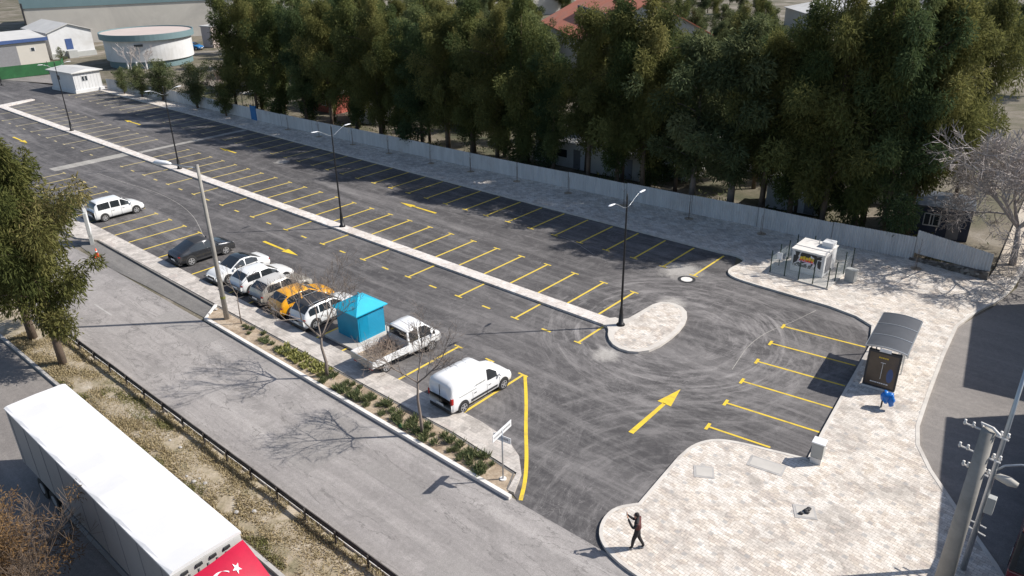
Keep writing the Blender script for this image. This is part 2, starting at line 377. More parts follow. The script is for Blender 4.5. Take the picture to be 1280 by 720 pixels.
ORD=['first','second','third','fourth','fifth','sixth','seventh','eighth','ninth','tenth','eleventh','twelfth','thirteenth','fourteenth','fifteenth','sixteenth','seventeenth','eighteenth','nineteenth','twentieth','twenty-first','twenty-second','twenty-third','twenty-fourth','twenty-fifth','twenty-sixth','twenty-seventh','twenty-eighth']
def P(*pts): return [tuple(G(*p)[:2]) for p in pts]
def arc(cx,cy,r,a0,a1,n=8): return [(cx+r*math.cos(R(a0+(a1-a0)*i/n)),cy+r*math.sin(R(a0+(a1-a0)*i/n))) for i in range(n+1)]
def smooth_poly(pts,it=2,closed=True):
    for _ in range(it):
        q=[];n=len(pts)
        for i in range(n if closed else n-1):
            a=pts[i];b=pts[(i+1)%n];q+=[(a[0]*.75+b[0]*.25,a[1]*.75+b[1]*.25),(a[0]*.25+b[0]*.75,a[1]*.25+b[1]*.75)]
        pts=q if closed else [pts[0]]+q+[pts[-1]]
    return pts
def offset_line(pts,d):
    out=[]
    for i,p in enumerate(pts):
        a=pts[max(i-1,0)];b=pts[min(i+1,len(pts)-1)];dx,dy=b[0]-a[0],b[1]-a[1];l=math.hypot(dx,dy) or 1
        out.append((p[0]-dy/l*d,p[1]+dx/l*d))
    return out
def strip(m,pts,wd,z0,z1):
    a=offset_line(pts,wd/2);b=offset_line(pts,-wd/2)
    n=len(pts)
    vs=[(x,y,z0) for x,y in a]+[(x,y,z0) for x,y in b]+[(x,y,z1) for x,y in a]+[(x,y,z1) for x,y in b]
    fs=[]
    for i in range(n-1):
        fs+=[(2*n+i,3*n+i,3*n+i+1,2*n+i+1),(i,i+1,2*n+i+1,2*n+i)[::-1],(n+i,n+i+1,3*n+i+1,3*n+i)]
    fs+=[(0,n,3*n,2*n),(n-1,2*n-1,4*n-1,3*n-1)[::-1]]
    m.add(vs,fs);return m
# ================================================================ SETTING
g=M().sheet([(-700,-400),(500,-400),(500,900),(-700,900)],-.03);struct('ground',g,'ground')
lot=[(-73,-6),(-46,-9),(10,-14.6),(39,-15.2),(62,-14.2),(67.4,-16.45),(67.4,-16.55),(72.6,-16.55),(76.5,-9),(77,-5.5),(75,10.6),(64,10.8),(62.6,14.4),(-46,14.3),(-71,8)]
struct('car_park',M().sheet(lot,0.0),'asphalt')
struct('back_yard',M().sheet([(-120,-60),(-73,-6),(-71,7.5),(-68,18),(-46,16.5),(-46,14.3),(-73,7),(-60,-8),(-46,-9),(10,-14.6),(22,-14.6),(-10,-60)],-.012),'road2')
# main road, side road
struct('road',M().sheet([(-160,-16.5),(-160,-23.2),(160,-23.2),(160,-16.5),(88,-16.6),(72.5,-16.5),(67.5,-16.5)],-.004),'road')
struct('far_road',M().sheet([(-160,-25.7),(160,-25.7),(160,-45),(-160,-45)],-.008),'road2')
rr=[(79.0,30),(79.6,21.2),(79.0,17),(77.9,12.5),(78.2,8.4),(78.7,3.5),(79.1,.1),(79.6,-1.6),(80.5,-3.1),(82.1,-5.2),(84,-7.6),(86,-10.5),(88,-16.5),(110,-16.5),(110,110),(82,110)]
struct('side_road',M().sheet(rr,-.002),'road2')
struct('worn_patch',M().sheet([(21.5,-14.7),(39.6,-15.0),(40.7,-16.2),(33,-16.3),(28,-16.5),(23,-16.2),(20,-16.0)],.003),'patch')
# median kerb of the car park
km=M();med=[(-44.6,-.9),(61.9,-.9),(61.9,.06),(-43.9,.06),(-45.9,4.6),(-46.8,4.4),(-45.6,-.3)]
km.prism(med,-.02,.15)
head=smooth_poly([(61.6,-.95),(62.3,-2.1),(63.3,-2.8),(64.5,-2.7),(65.25,-1.6),(65.3,.9),(64.9,2.9),(64.1,4.2),(62.9,4.5),(62.1,3.9),(62.0,2.0),(61.9,.35),(61.0,.35),(61.0,-.92)],1)
struct('median_kerb',km,'medpaver')
hm=M();hm.prism(head,-.02,.152);struct('island_kerb',hm,'kerbbeige')
ih=M();cx=sum(p[0] for p in head)/len(head);cy=sum(p[1] for p in head)/len(head)
inner=smooth_poly([(62.25,-1.1),(62.6,-1.95),(63.4,-2.5),(64.3,-2.45),(64.95,-1.4),(65.0,.9),(64.6,2.8),(63.9,3.9),(62.9,4.2),(62.4,3.7),(62.3,2.0)],1)
struct('island_paving',M().sheet(inner,.158),'paver')
# joints and dark south face of the median kerb stones
kj=M();
for i in range(105): kj.box(-43+i*1.0,-43+i*1.0+.012,-.905,-.898,0,.14)
struct('kerb_joints',kj,'plastic')
# north promenade + plaza
fl=[(-46.0,15.2),(-39,16.4),(-19.3,17.2),(-10.1,17.3),(3.6,17.7),(14.8,18.4),(36.4,19.3),(52.8,20.4),(62,21.1),(67.7,21.3),(72.8,21.8),(77.6,21.6)]
def fence_y(x):
    for a,b in zip(fl,fl[1:]):
        if a[0]<=x<=b[0]: return a[1]+(b[1]-a[1])*(x-a[0])/(b[0]-a[0])
    return fl[0][1] if x<fl[0][0] else fl[-1][1]
nk=[(-45.5,14.0),(-10,14.1),(30,14.2),(61.3,14.35)]+smooth_poly([(61.3,14.35),(62.6,14.6),(63.5,14.1),(63.5,13.1),(63.3,11.9),(63.6,11.1),(64.4,10.7),(66,10.6)],2,False)[1:]+[(71,10.5),(72.8,10.15),(74.0,9.45)]
ek=[(74.0,9.45),(74.75,6.7),(75.3,1.0),(75.75,-3.3),(76.05,-5.85)]
sk=smooth_poly([(76.05,-5.85),(74.3,-6.35),(73.0,-6.7),(72.0,-7.2),(71.45,-8.2),(71.4,-9.5)],2,False)
sk2=[(71.4,-9.5),(71.7,-13.4)]+smooth_poly([(71.7,-13.4),(71.0,-14.3),(71.1,-15.4),(71.7,-16.3),(73.1,-16.8),(75,-16.85)],2,False)[1:]+[(88,-16.9)]
east=[(88,-16.9),(85.9,-10.5),(84,-7.6),(82.1,-5.2),(80.5,-3.1),(79.55,-1.5),(79.1,.1),(78.7,3.5),(78.2,8.4),(77.9,12.5)]
ea2=smooth_poly([(77.9,12.5),(78.3,15.5),(79.2,18.5),(79.4,22),(79.2,30)],2,False)[1:]
plaza=nk+ek[1:]+sk[1:]+sk2[1:]+east[1:]+ea2+[(77.8,30),(77.8,21.8)]+fl[::-1]
pm=M().prism([(x,y) for x,y in plaza],-.02,.12);struct('paved_plaza',pm,'paver')
kb=M()
for line in (nk,ek,sk,sk2): strip(kb,line,.16,-.02,.132)
strip(kb,east+ea2,.18,-.02,.134)
struct('plaza_kerb',kb,'kerbbeige')
struct('tan_path',M().prism([(77.9,22.5),(79.1,22.5),(78.7,40),(76.5,90),(73.5,90),(76.6,40)],-.02,.125),'tan')
# south sidewalk, bed kerbs
swk=[(14,-13.35),(20,-13.35),(62.3,-13.3),(64.3,-13.55),(65.6,-14.2),(66.5,-15.1),(67.1,-16.3),(66.75,-16.35),(66.3,-15.2),(62,-14.85),(39.8,-14.8),(21.4,-14.65),(19.4,-15.6),(12,-15.9)]
struct('sidewalk',M().prism(swk,-.02,.125),'paver2')
bk=M();strip(bk,[(39.75,-14.85),(41.0,-16.3),(67.15,-16.62)],.20,-.02,.17)
struct('road_kerb',bk,'kerbtop')
bk2=M();strip(bk2,[(40.0,-14.9),(62,-14.93),(66.2,-15.3),(66.7,-16.3)],.09,-.02,.10)
strip(bk2,[(21.4,-14.7),(39.7,-14.95)],.12,-.02,.128)
struct('bed_edging',bk2,'patch')
struct('bed_soil',M().sheet([(40.0,-14.9),(62,-14.9),(66.3,-15.3),(66.9,-16.5),(41.0,-16.25)],.09),'soil')
# verge
vg=M();nx=90
for i in range(nx):
    for j in range(4): pass
ys=[-23.05,-23.5,-24.2,-25.0,-25.55];vsx=[];random.seed(4)
for i in range(nx+1):
    x=-60+i*1.7
    for j,y in enumerate(ys): vsx.append((x,y,.05+(.0 if j in(0,4) else random.uniform(.0,.16))))
vg.add(vsx,[(i*5+j,(i+1)*5+j,(i+1)*5+j+1,i*5+j+1)[::-1] for i in range(nx) for j in range(4)])
struct('verge',vg,'verge',smooth=True)
ck=M();strip(ck,[(-60,-22.95),(93,-22.95)],.14,-.02,.16);struct('verge_kerb',ck,'kerbtop')
ck=M();strip(ck,[(-60,-25.65),(93,-25.65)],.16,-.02,.14);struct('far_kerb',ck,'kerb')
rp=M()
for q in ([(55.5,-17.2),(58.9,-17.2),(58.9,-21.3),(55.5,-21.3)],[(60.5,-18.6),(64.5,-18.6),(64.5,-19.5),(60.5,-19.5)],[(38,-17.0),(44,-17.0),(44,-18.1),(38,-18.1)],[(67.2,-20.4),(72.0,-20.4),(72.0,-22.0),(67.2,-22.0)]): rp.sheet(q,.001)
MAT['roadpatch']=mk_asphalt('repair_patch',(.215,.20,.19),(.29,.27,.255),(.36,.335,.315),.6,False)
struct('road_repair',rp,'roadpatch')
# concrete drain strip across the car park
ds=M();ds.box(-4.6,-3.0,-8.8,-.91,0,.004);ds.box(-3.7,-2.9,.36,13.9,0,.004)
struct('concrete_strips',ds,'patch2')
# trench seam winding through the lot
# ---- markings
mk=M()
def line(x0,y0,x1,y1,wd=.145,z=.006,m=None):
    m=m or mk;dx,dy=x1-x0,y1-y0;l=math.hypot(dx,dy);nx_,ny_=-dy/l*wd/2,dx/l*wd/2
    m.add([(x0+nx_,y0+ny_,z),(x0-nx_,y0-ny_,z),(x1-nx_,y1-ny_,z),(x1+nx_,y1+ny_,z)],[(0,1,2,3)])
random.seed(8)
for i in range(-17,25):
    x=2.5*i
    if i in(-2,-1): continue
    line(x,.07,x,4.42);line(x-.33,4.46,x+.33,4.46,.12,.010)
for i in range(0,44):
    x=61.765-2.5*i
    if -5<x<-1.5: continue
    line(x,9.5,x,14.05);line(x-.33,9.44,x+.33,9.44,.12,.010)
for i in range(0,27):
    x=61.0-2.5*i
    if x<-3 and x>-6: continue
    line(x,-8.5,x,-13.3);line(x-.33,-8.45,x+.33,-8.45,.12,.010)
for i in range(0,21):
    x=56.2-5.03*i
    if -6<x<-2: continue
    line(x,-.95,x,-3.5);line(x-.33,-3.56,x+.33,-3.56,.12,.010)
    line(x+2.2,-3.56,x+2.9,-3.56)
line(61.2,-.95,61.2,-3.5);line(60.9,-3.56,61.4,-3.56,.12,.010)
struct('bay_markings',mk,'yellow')
mk2=M()
bx,by,ba,bl=69.745,6.110,R(-83.426),4.865
c_,s_=math.cos(ba),math.sin(ba)
for i in range(6):
    x,y=bx+c_*2.501*i,by+s_*2.501*i
    k=bl if i<5 else 3.2
    line(x,y,x-s_*(k-.1),y+c_*(k-.1),.12,.006,mk2);line(x-c_*.30,y-s_*.30,x+c_*.30,y+s_*.30,.16,.010,mk2)
yc=smooth_poly([(61.1,-8.4),(62.7,-10.2),(64.5,-12.4),(65.9,-14.0),(66.9,-15.3),(67.55,-16.4)],2,False)
a=offset_line(yc,.09);b=offset_line(yc,-.09)
for i in range(len(yc)-1): mk2.add([(*a[i],.008),(*b[i],.008),(*b[i+1],.008),(*a[i+1],.008)],[(0,1,2,3)])
def arrow(x,y,ang,L=4.7,w_=.18,hl=1.7,hw=.62):
    c,s=math.cos(ang),math.sin(ang)
    def q(u,v): return (x+c*u-s*v,y+s*u+c*v,.011)
    mk2.add([q(-L/2,-w_*.7),q(L/2-hl,-w_/2),q(L/2-hl,w_/2),q(-L/2,w_*.7)],[(0,1,2,3)])
    mk2.add([q(L/2-hl-.05,-hw/2),q(L/2,0),q(L/2-hl-.05,hw/2)],[(0,1,2)])
arrow(68.5,-6.7,R(91),5.0,.20,1.7,.8)
arrow(34.25,-6.2,0);arrow(35.6,7.15,PI);arrow(-19.2,6.9,PI);arrow(-20.8,-6.05,0);arrow(4,7.1,PI,3.5)
struct('direction_markings',mk2,'yellow2')
wm=M()
for x in (33,): line(x,-19.9,x+2.6,-19.9,.10,.002,wm)
struct('lane_markings',wm,'faintwhite')
for px_ in ([(120,216),(135,221),(155,228),(175,234),(200,242),(225,255),(242,270),(250,285),(254,295),(262,300),(292,315)],[(1020,388),(985,405),(958,415),(935,432),(925,447),(915,462)],[(742,310+8),(715,300),(690,292)]):
    pl_=smooth_poly(P(*px_),2,False);a=offset_line(pl_,.022);b=offset_line(pl_,-.022)
    m=M()
    for i in range(len(pl_)-1): m.add([(*a[i],.004),(*b[i],.004),(*b[i+1],.004),(*a[i+1],.004)],[(0,1,2,3)])
    struct('pavement_seam',m,'patch2')
# manhole covers and chambers
def disc(m,x,y,r,z,n=24): m.sheet([(x+r*math.cos(2*PI*i/n),y+r*math.sin(2*PI*i/n)) for i in range(n)],z)
mh=thing('manhole_cover','pale round manhole cover with dark ring in the asphalt near the kiosk','manhole cover',(61.7,8.55,0))
m=M();disc(m,0,0,.62,.008);m.build('ring','plastic',mh)
m=M();m.cyl((0,0),.40,0,.016,24);m.build('cover','kerbtop',mh)
for (px,py,a,w_,lab) in ((880,590,R(30),.9,'square beige inspection chamber on the paved corner, the one nearest the car park'),(1006,640,R(30),.9,'square chamber with broken stones inside, between the meter box and the bottom edge'),(958,582,R(8),1.6,'wide rectangular chamber lid beside the last yellow bay line')):
    q=G(px,py,.12);t=thing('inspection_chamber',lab,'inspection chamber',(q.x,q.y,.12),a)
    M().box(-w_/2,w_/2,-.42,.42,-.02,.015).build('rim','kerb',t);M().box(-w_/2+.1,w_/2-.1,-.32,.32,-.02,.022).build('lid','conc',t)
    if px==1006:
        m=M();random.seed(2)
        for k in range(5): m.ell((random.uniform(-.2,.2),random.uniform(-.2,.2),.06),(.12,.09,.07),6,4)
        m.build('stone','plastic',t)
# ================================================================ FENCE
ft=thing('metal_fence','long pale grey corrugated metal fence between the promenade and the wood','fence',(0,0,0))
def corrug(pts,h0,h1,step=.20,amp=.035,z0=.12):
    m=M();L=0
    for (x0,y0),(x1,y1) in zip(pts,pts[1:]):
        l=math.hypot(x1-x0,y1-y0);n=max(2,int(l/step)*2);dx,dy=(x1-x0)/l,(y1-y0)/l
        vs=[]
        for i in range(n+1):
            t=i/n*l;o=amp if (i//1)%2 else -amp;x=x0+dx*t-dy*o;y=y0+dy*t+dx*o
            hh=h0+(h1-h0)*t/l
            vs+=[(x,y,z0),(x,y,z0+hh)]
        m.add(vs,[(2*i,2*i+2,2*i+3,2*i+1) for i in range(n)])
    return m
random.seed(5)
segs=[]
x=-45.5
while x<72.8:
    x2=min(x+6.2+random.uniform(-.5,.5),72.8)
    segs.append((x,x2));x=x2
hcur=1.62
for i,(a,b) in enumerate(segs):
    if -8<a<-4: pass
    hcur=1.55+.2*max(0,(a-40)/33)
    corrug([(a+.02,fence_y(a)),(b-.02,fence_y(b))],hcur+random.uniform(-.04,.04),hcur+random.uniform(-.04,.04)).build('panel','fence',ft)
    M().box(b-.04,b+.04,fence_y(b)+.06,fence_y(b)+.12,0,hcur+.1).build('fence_post','steel',ft)
corrug([(72.8,21.9),(77.8,21.35)],1.75,1.35,z0=.62).build('panel','fence',ft)
M().tube([(73,21.9,.6),(77.8,21.4,.6)],.03,5).build('fence_rail','steel',ft)
wl=M();random.seed(7)
n=14;vs=[]
for i in range(n+1):
    t=i/n;x=72.6+t*5.2;y=21.75-.5*t
    for (dy,z) in ((-.22,-.05),(-.18,.35),(-.12,.62),(.2,.66),(.2,-.05)): vs.append((x,y+dy+random.uniform(-.05,.05),z*(0.35+.75*t)+random.uniform(-.03,.03)))
wl.add(vs,[(i*5+j,(i+1)*5+j,(i+1)*5+j+1,i*5+j+1) for i in range(n) for j in range(4)]+[(0,1,2,3,4),tuple(n*5+j for j in (4,3,2,1,0))])
tag(wl.build('stone_wall','stone'),'low dark rubble stone wall under the right end of the metal fence','wall')
gp=thing('gate_panel','bright blue narrow gate panel set in the grey metal fence','gate',(-6.8,17.45,0))
M().box(-.55,.55,-.10,-.02,.1,1.95).build('leaf','blue',gp);M().box(-.62,-.55,-.12,.05,0,2.05).build('post','blue',gp);M().box(.55,.62,-.12,.05,0,2.05).build('post','blue',gp)
# ================================================================ GUARDRAIL
gr=thing('guardrail','rusty dark steel guardrail along the dry grass verge','guardrail',(0,-23.15,0))
x0,x1=-40,92
prof=[(-.0,.44),(.05,.47),(.05,.53),(.0,.56),(.0,.60),(.05,.63),(.05,.70),(.0,.73)]
m=M();xs=[x0+i*(x1-x0)/60 for i in range(61)]
vs=[];
for x in xs:
    dz=.012*math.sin(x*.9)
    for (y,z) in prof: vs.append((x,y,z+dz))
    for (y,z) in prof[::-1]: vs.append((x,y-.012,z+dz))
k=16
m.add(vs,[(i*k+j,(i+1)*k+j,(i+1)*k+(j+1)%k,i*k+(j+1)%k) for i in range(60) for j in range(k)])
m.build('rail','railrust',gr)
i=0
px=36.9-2.05*34
while px<92:
    m=M();m.box(px-.05,px+.05,-.09,-.05,0,.72);m.box(px-.05,px-.035,-.09,.0,0,.72);m.build('post','railrust',gr);px+=2.05
# ================================================================ STREET LAMPS (black, twin arm)
def lamp_proto():
    t=thing('street_lamp','','street lamp')
    m=M();m.tube([(0,0,.0),(0,0,.12),(0,0,.14),(0,0,.9),(0,0,1.3),(0,0,8.3),(0,0,8.55)],[.22,.22,.17,.12,.075,.045,.01],10);m.build('pole','black',t,smooth=True)
    M().cyl((0,0),.27,0,.05,16).build('base_plate','black',t)
    for s in (1,-1):
        pts=[(0,0,7.65),(0,s*.3,7.72),(0,s*.75,7.98),(0,s*1.15,8.18),(0,s*1.35,8.22)]
        a=M().tube(pts,.016,6).build('arm','steel',t,smooth=True)
        h=M().tube([(0,s*1.25,8.21),(0,s*1.38,8.23),(0,s*1.75,8.27),(0,s*1.92,8.26)],[.03,.075,.095,.04],8)
        h.v=[(x,y,8.23+(z-8.23)*.45) for x,y,z in h.v];h.build('lamp_head','lampwhite',t,smooth=True)
    return t
lp=lamp_proto()
for i,(x,lab) in enumerate(((62.05,'tall black twin-arm lamp beside the round island head'),(34.45,'tall black twin-arm lamp on the kerb, next after the island one'),(7.13,'tall black twin-arm lamp on the kerb, level with the concrete utility pole'),(-20.1,'tall black twin-arm lamp at the far end of the kerb, farthest from the island'))):
    t=lp if i==0 else copy_tree(lp);spread(t,(x,-.30,.15),0,None,lab,'black street lamps on the median kerb')
t=copy_tree(lp);spread(t,(-64.0,6.0,0),R(20),(1,1,.85),'slim lamp in front of the green mesh fence near the white cabin','black street lamps on the median kerb')
# concrete utility pole on the left
up=thing('utility_pole','leaning-looking grey concrete utility pole with one lamp arm, by the parked cars','utility pole',(42.08,-15.43,.09))
M().tube([(0,0,-.1),(0,0,5),(0,0,10.15)],[.17,.13,.09],10).build('pole','concrete_pole',up,smooth=True)
M().tube([(0,0,9.95),(-.5,-.5,10.05),(-1.3,-1.0,10.2)],.035,6).build('arm','steel',up,smooth=True)
h=M().tube([(-1.2,-.95,10.2),(-1.45,-1.1,10.24),(-1.9,-1.4,10.26),(-2.15,-1.55,10.24)],[.06,.14,.17,.06],8).build('lamp_head','lampwhite',up,smooth=True)
M().tube([(0,0,1.45),(0,0,1.62)],[.168,.166],10).build('band','leaf_lime',up)
# ================================================================ RIGHT-HAND POLES
cp=thing('power_pole','thick tapered concrete power pole with white insulators at the lower right','power pole',(82.75,-10.75,0))
M().tube([(0,0,-.1),(0,0,7.55)],[.31,.215],14).build('pole','concrete_pole',cp,smooth=True)
for z,l in ((7.45,1.0),(6.55,.95),(5.9,.6)):
    s=M();s.tube([(-l*.75,.15,z),(l*.6,-.05,z)],.035,6)
    a=s.build('crossarm','kerbtop',cp)
    for xx in (-l*.7,-l*.45,l*.35,l*.55):
        q=M();q.tube([(xx,.08,z-.02),(xx,.08,z+.06),(xx,.08,z+.10),(xx,.08,z+.17)],[.03,.06,.035,.045],8);q.build('insulator','kerbtop',a,smooth=True)
M().tube([(-.1,.1,7.4),(-.25,.2,7.62),(.1,.0,7.68),(.35,-.1,7.55)],.05,6).build('cable_clamp','kerbtop',cp)
sp=thing('steel_lamp_pole','galvanised steel lamp pole with cream lamp head beside the concrete power pole','lamp pole',(83.1,-8.6,0))
M().tube([(0,0,0),(0,0,10.5)],[.11,.06],10).build('pole','steel',sp,smooth=True)
M().tube([(0,0,4.75),(.25,.12,5.05),(.7,.3,5.2),(1.4,.5,5.25)],.04,8).build('arm','steel',sp,smooth=True)
h=M().tube([(.05,0,4.55),(.2,0,4.6),(.55,-.05,4.6),(.8,-.08,4.58)],[.06,.13,.17,.10],10);h.build('lamp_head','cream',sp,smooth=True)
M().box(.06,.34,-.14,.14,3.0,3.7).build('control_box','granite',sp,bevel=.02)
M().tube([(-.3,.1,2.3),(.3,0,2.3)],.03,6).build('bracket','kerbtop',sp);M().tube([(-.3,.1,2.0),(.35,0,1.95)],.03,6).build('bracket','kerbtop',sp)
# ================================================================ VEHICLES
def interp(keys,x):
    for a,b in zip(keys,keys[1:]):
        if a[0]<=x<=b[0]:
            t=(x-a[0])/(b[0]-a[0]+1e-9);return [p+(q-p)*t for p,q in zip(a,b)]
    return list(keys[0] if x<keys[0][0] else keys[-1])
def car_body(t,keys,W,glass_side,ws,rw,paintm,roofm=None,glassm='glass'):
    # keys: (x,zlow,zbelt,ztop,wscale,wtop) from rear to front
    xs=sorted(set([k[0] for k in keys]+[v for r in glass_side+[ws]+([rw] if rw else []) for v in r]))
    full=[]
    for a,b in zip(xs,xs[1:]):
        n=max(1,int((b-a)/.22));full+=[a+(b-a)*i/n for i in range(n)]
    full.append(xs[-1]);xs=full
    rings=[]
    for x in xs:
        _,zl,zb,zt,ws_,wt=interp(keys,x);w=W/2*ws_;wt=W/2*wt;dz=zt-zb
        h=[(0,zl),(.90*w,zl),(.985*w,zl+.12*(zb-zl)),(w,zl+.45*(zb-zl)),(.995*w,zl+.78*(zb-zl)),(.965*w,zb),(.965*w+(wt-.965*w)*.85,zb+.84*dz),(wt*.93,zb+.97*dz),(wt*.55,zt+.015),(0,zt+.028)]
        rings.append([(x,y,z) for y,z in h]+[(x,-y,z) for y,z in h[-2:0:-1]])
    n=len(rings[0]);groups={'body':[],'roof':[],'windshield':[],'rear_window':[],'sg':{}}
    def inr(x,y,r): return r and r[0]-1e-6<=x and y<=r[1]+1e-6
    for i in range(len(xs)-1):
        for k in range(n):
            k2=(k+1)%n;f=(i*n+k,i*n+k2,(i+1)*n+k2,(i+1)*n+k)
            side=k in(5,) or k==n-6
            top=k in(7,8) or k in(n-8,n-9)
            key='body'
            if side:
                for gi,r in enumerate(glass_side):
                    if inr(xs[i],xs[i+1],r): key=('sg',gi,k==5)
            if top and inr(xs[i],xs[i+1],ws): key='windshield'
            elif top and inr(xs[i],xs[i+1],rw): key='rear_window'
            elif top and roofm and rw and xs[i]>=rw[1]-1e-6 and xs[i+1]<=ws[0]+1e-6: key='roof'
            if isinstance(key,tuple): groups['sg'].setdefault(key,[]).append(f)
            else: groups[key].append(f)
    V=[v for r in rings for v in r]
    groups['body']+=[tuple(range(n)),tuple((len(xs)-1)*n+k for k in range(n-1,-1,-1))]
    def emit(fs,name,mat,parent=t,inset=0):
        m=M();idx={};vs=[];ff=[]
        for f in fs:
            g_=[]
            for v in f:
                if v not in idx: idx[v]=len(vs);vs.append(V[v])
                g_.append(idx[v])
            ff.append(g_[::-1])
        m.add(vs,ff);return m.build(name,mat,parent,smooth=True)
    body=emit(groups['body'],'body',paintm)
    for key in ('windshield','rear_window'):
        if groups[key]: emit(groups[key],key,glassm)
    if groups['roof']: emit(groups['roof'],'roof_panel',roofm)
    for k_,fs in groups['sg'].items(): emit(fs,'side_window',glassm)
    return body
def wheels(t,W,xr,xf,r=.33,rim='rim',spokes=5):
    for x in (xr,xf):
        for s in (1,-1):
            m=M();m.disc_y((x,r+.05),r+.055,s*(W/2-.25),s*(W/2+.004),22);m.build('wheel_arch','plastic',t)
            m=M();m.tube([(x,s*(W/2-.2),r),(x,s*(W/2-.01),r),(x,s*(W/2+.022),r)],[r,r,r*.93],22);w_=m.build('wheel','tyre',t)
            m=M()
            m.tube([(x,s*(W/2+.012),r),(x,s*(W/2+.026),r)],r*.22,12)
            for k in range(spokes):
                a=2*PI*k/spokes+.3;ca,sa=math.cos(a),math.sin(a);y0,y1=s*(W/2+.015),s*(W/2+.030)
                b0,b1=r*.10,r*.66;wd=r*.13
                q=[(x+ca*b0-sa*wd,y1,r+sa*b0+ca*wd),(x+ca*b0+sa*wd,y1,r+sa*b0-ca*wd),(x+ca*b1+sa*wd*.8,y1,r+sa*b1-ca*wd*.8),(x+ca*b1-sa*wd*.8,y1,r+sa*b1+ca*wd*.8)]
                m.add(q,[(0,1,2,3) if s<0 else (3,2,1,0)])
            n=20
            vs=[];
            for k in range(n):
                a=2*PI*k/n;vs+=[(x+r*.60*math.cos(a),s*(W/2+.029),r+r*.60*math.sin(a)),(x+r*.70*math.cos(a),s*(W/2+.029),r+r*.70*math.sin(a))]
            m.add(vs,[(2*k,2*k+1,(2*k+3)%(2*n),(2*k+2)%(2*n)) for k in range(n)])
            m.build('rim',rim,w_)
def trim(t,L,W,zb,paintm,cowl,zh,mz=None,tail=True,lowdark=True,plate_front=False):
    for s in (1,-1):
        M().ell((cowl,s*(W/2+.08),mz or zb+.08),(.09,.10,.07),8,6).build('mirror',paintm,t,smooth=True)
        m=M();m.ell((L/2-.22,s*(W/2-.30),zh-.17),(.19,.17,.075),10,6);m.build('headlight','headlens',t,smooth=True)
        m=M();m.ell((-L/2+.13,s*(W/2-.20),zb-.16),(.10,.15,.10),10,6);m.build('taillight','redlens',t,smooth=True)
    m=M();m.box(-L/2-.015,-L/2+.25,-W/2*.86,W/2*.86,.20,.42);m.build('rear_bumper','plastic',t,bevel=.04)
    m=M();m.box(L/2-.25,L/2+.015,-W/2*.80,W/2*.80,.20,.40);m.build('front_bumper','plastic',t,bevel=.04)
    M().box(-L/2-.03,-L/2-.012,-.26,.26,.50,.62).build('license_plate','plate',t)
    M().box(L/2+.012,L/2+.03,-.26,.26,.40,.51).build('license_plate','plate',t)
    M().box(L/2-.06,L/2+.008,-W/2*.45,W/2*.45,.45,.62).build('grille','plastic',t,bevel=.02)
def door_lines(t,W,xs,z0,z1,zh,mat='plastic'):
    for x in xs:
        for s in (1,-1):
            M().box(x-.007,x+.007,s*(W/2-.02),s*(W/2+.003),z0,z1).build('door_seam',mat,t)
    for x in xs[:-1] if len(xs)>1 else xs:
        for s in (1,-1): M().box(x+.10,x+.28,s*(W/2-.02),s*(W/2+.016),zh,zh+.03).build('door_handle',mat,t)
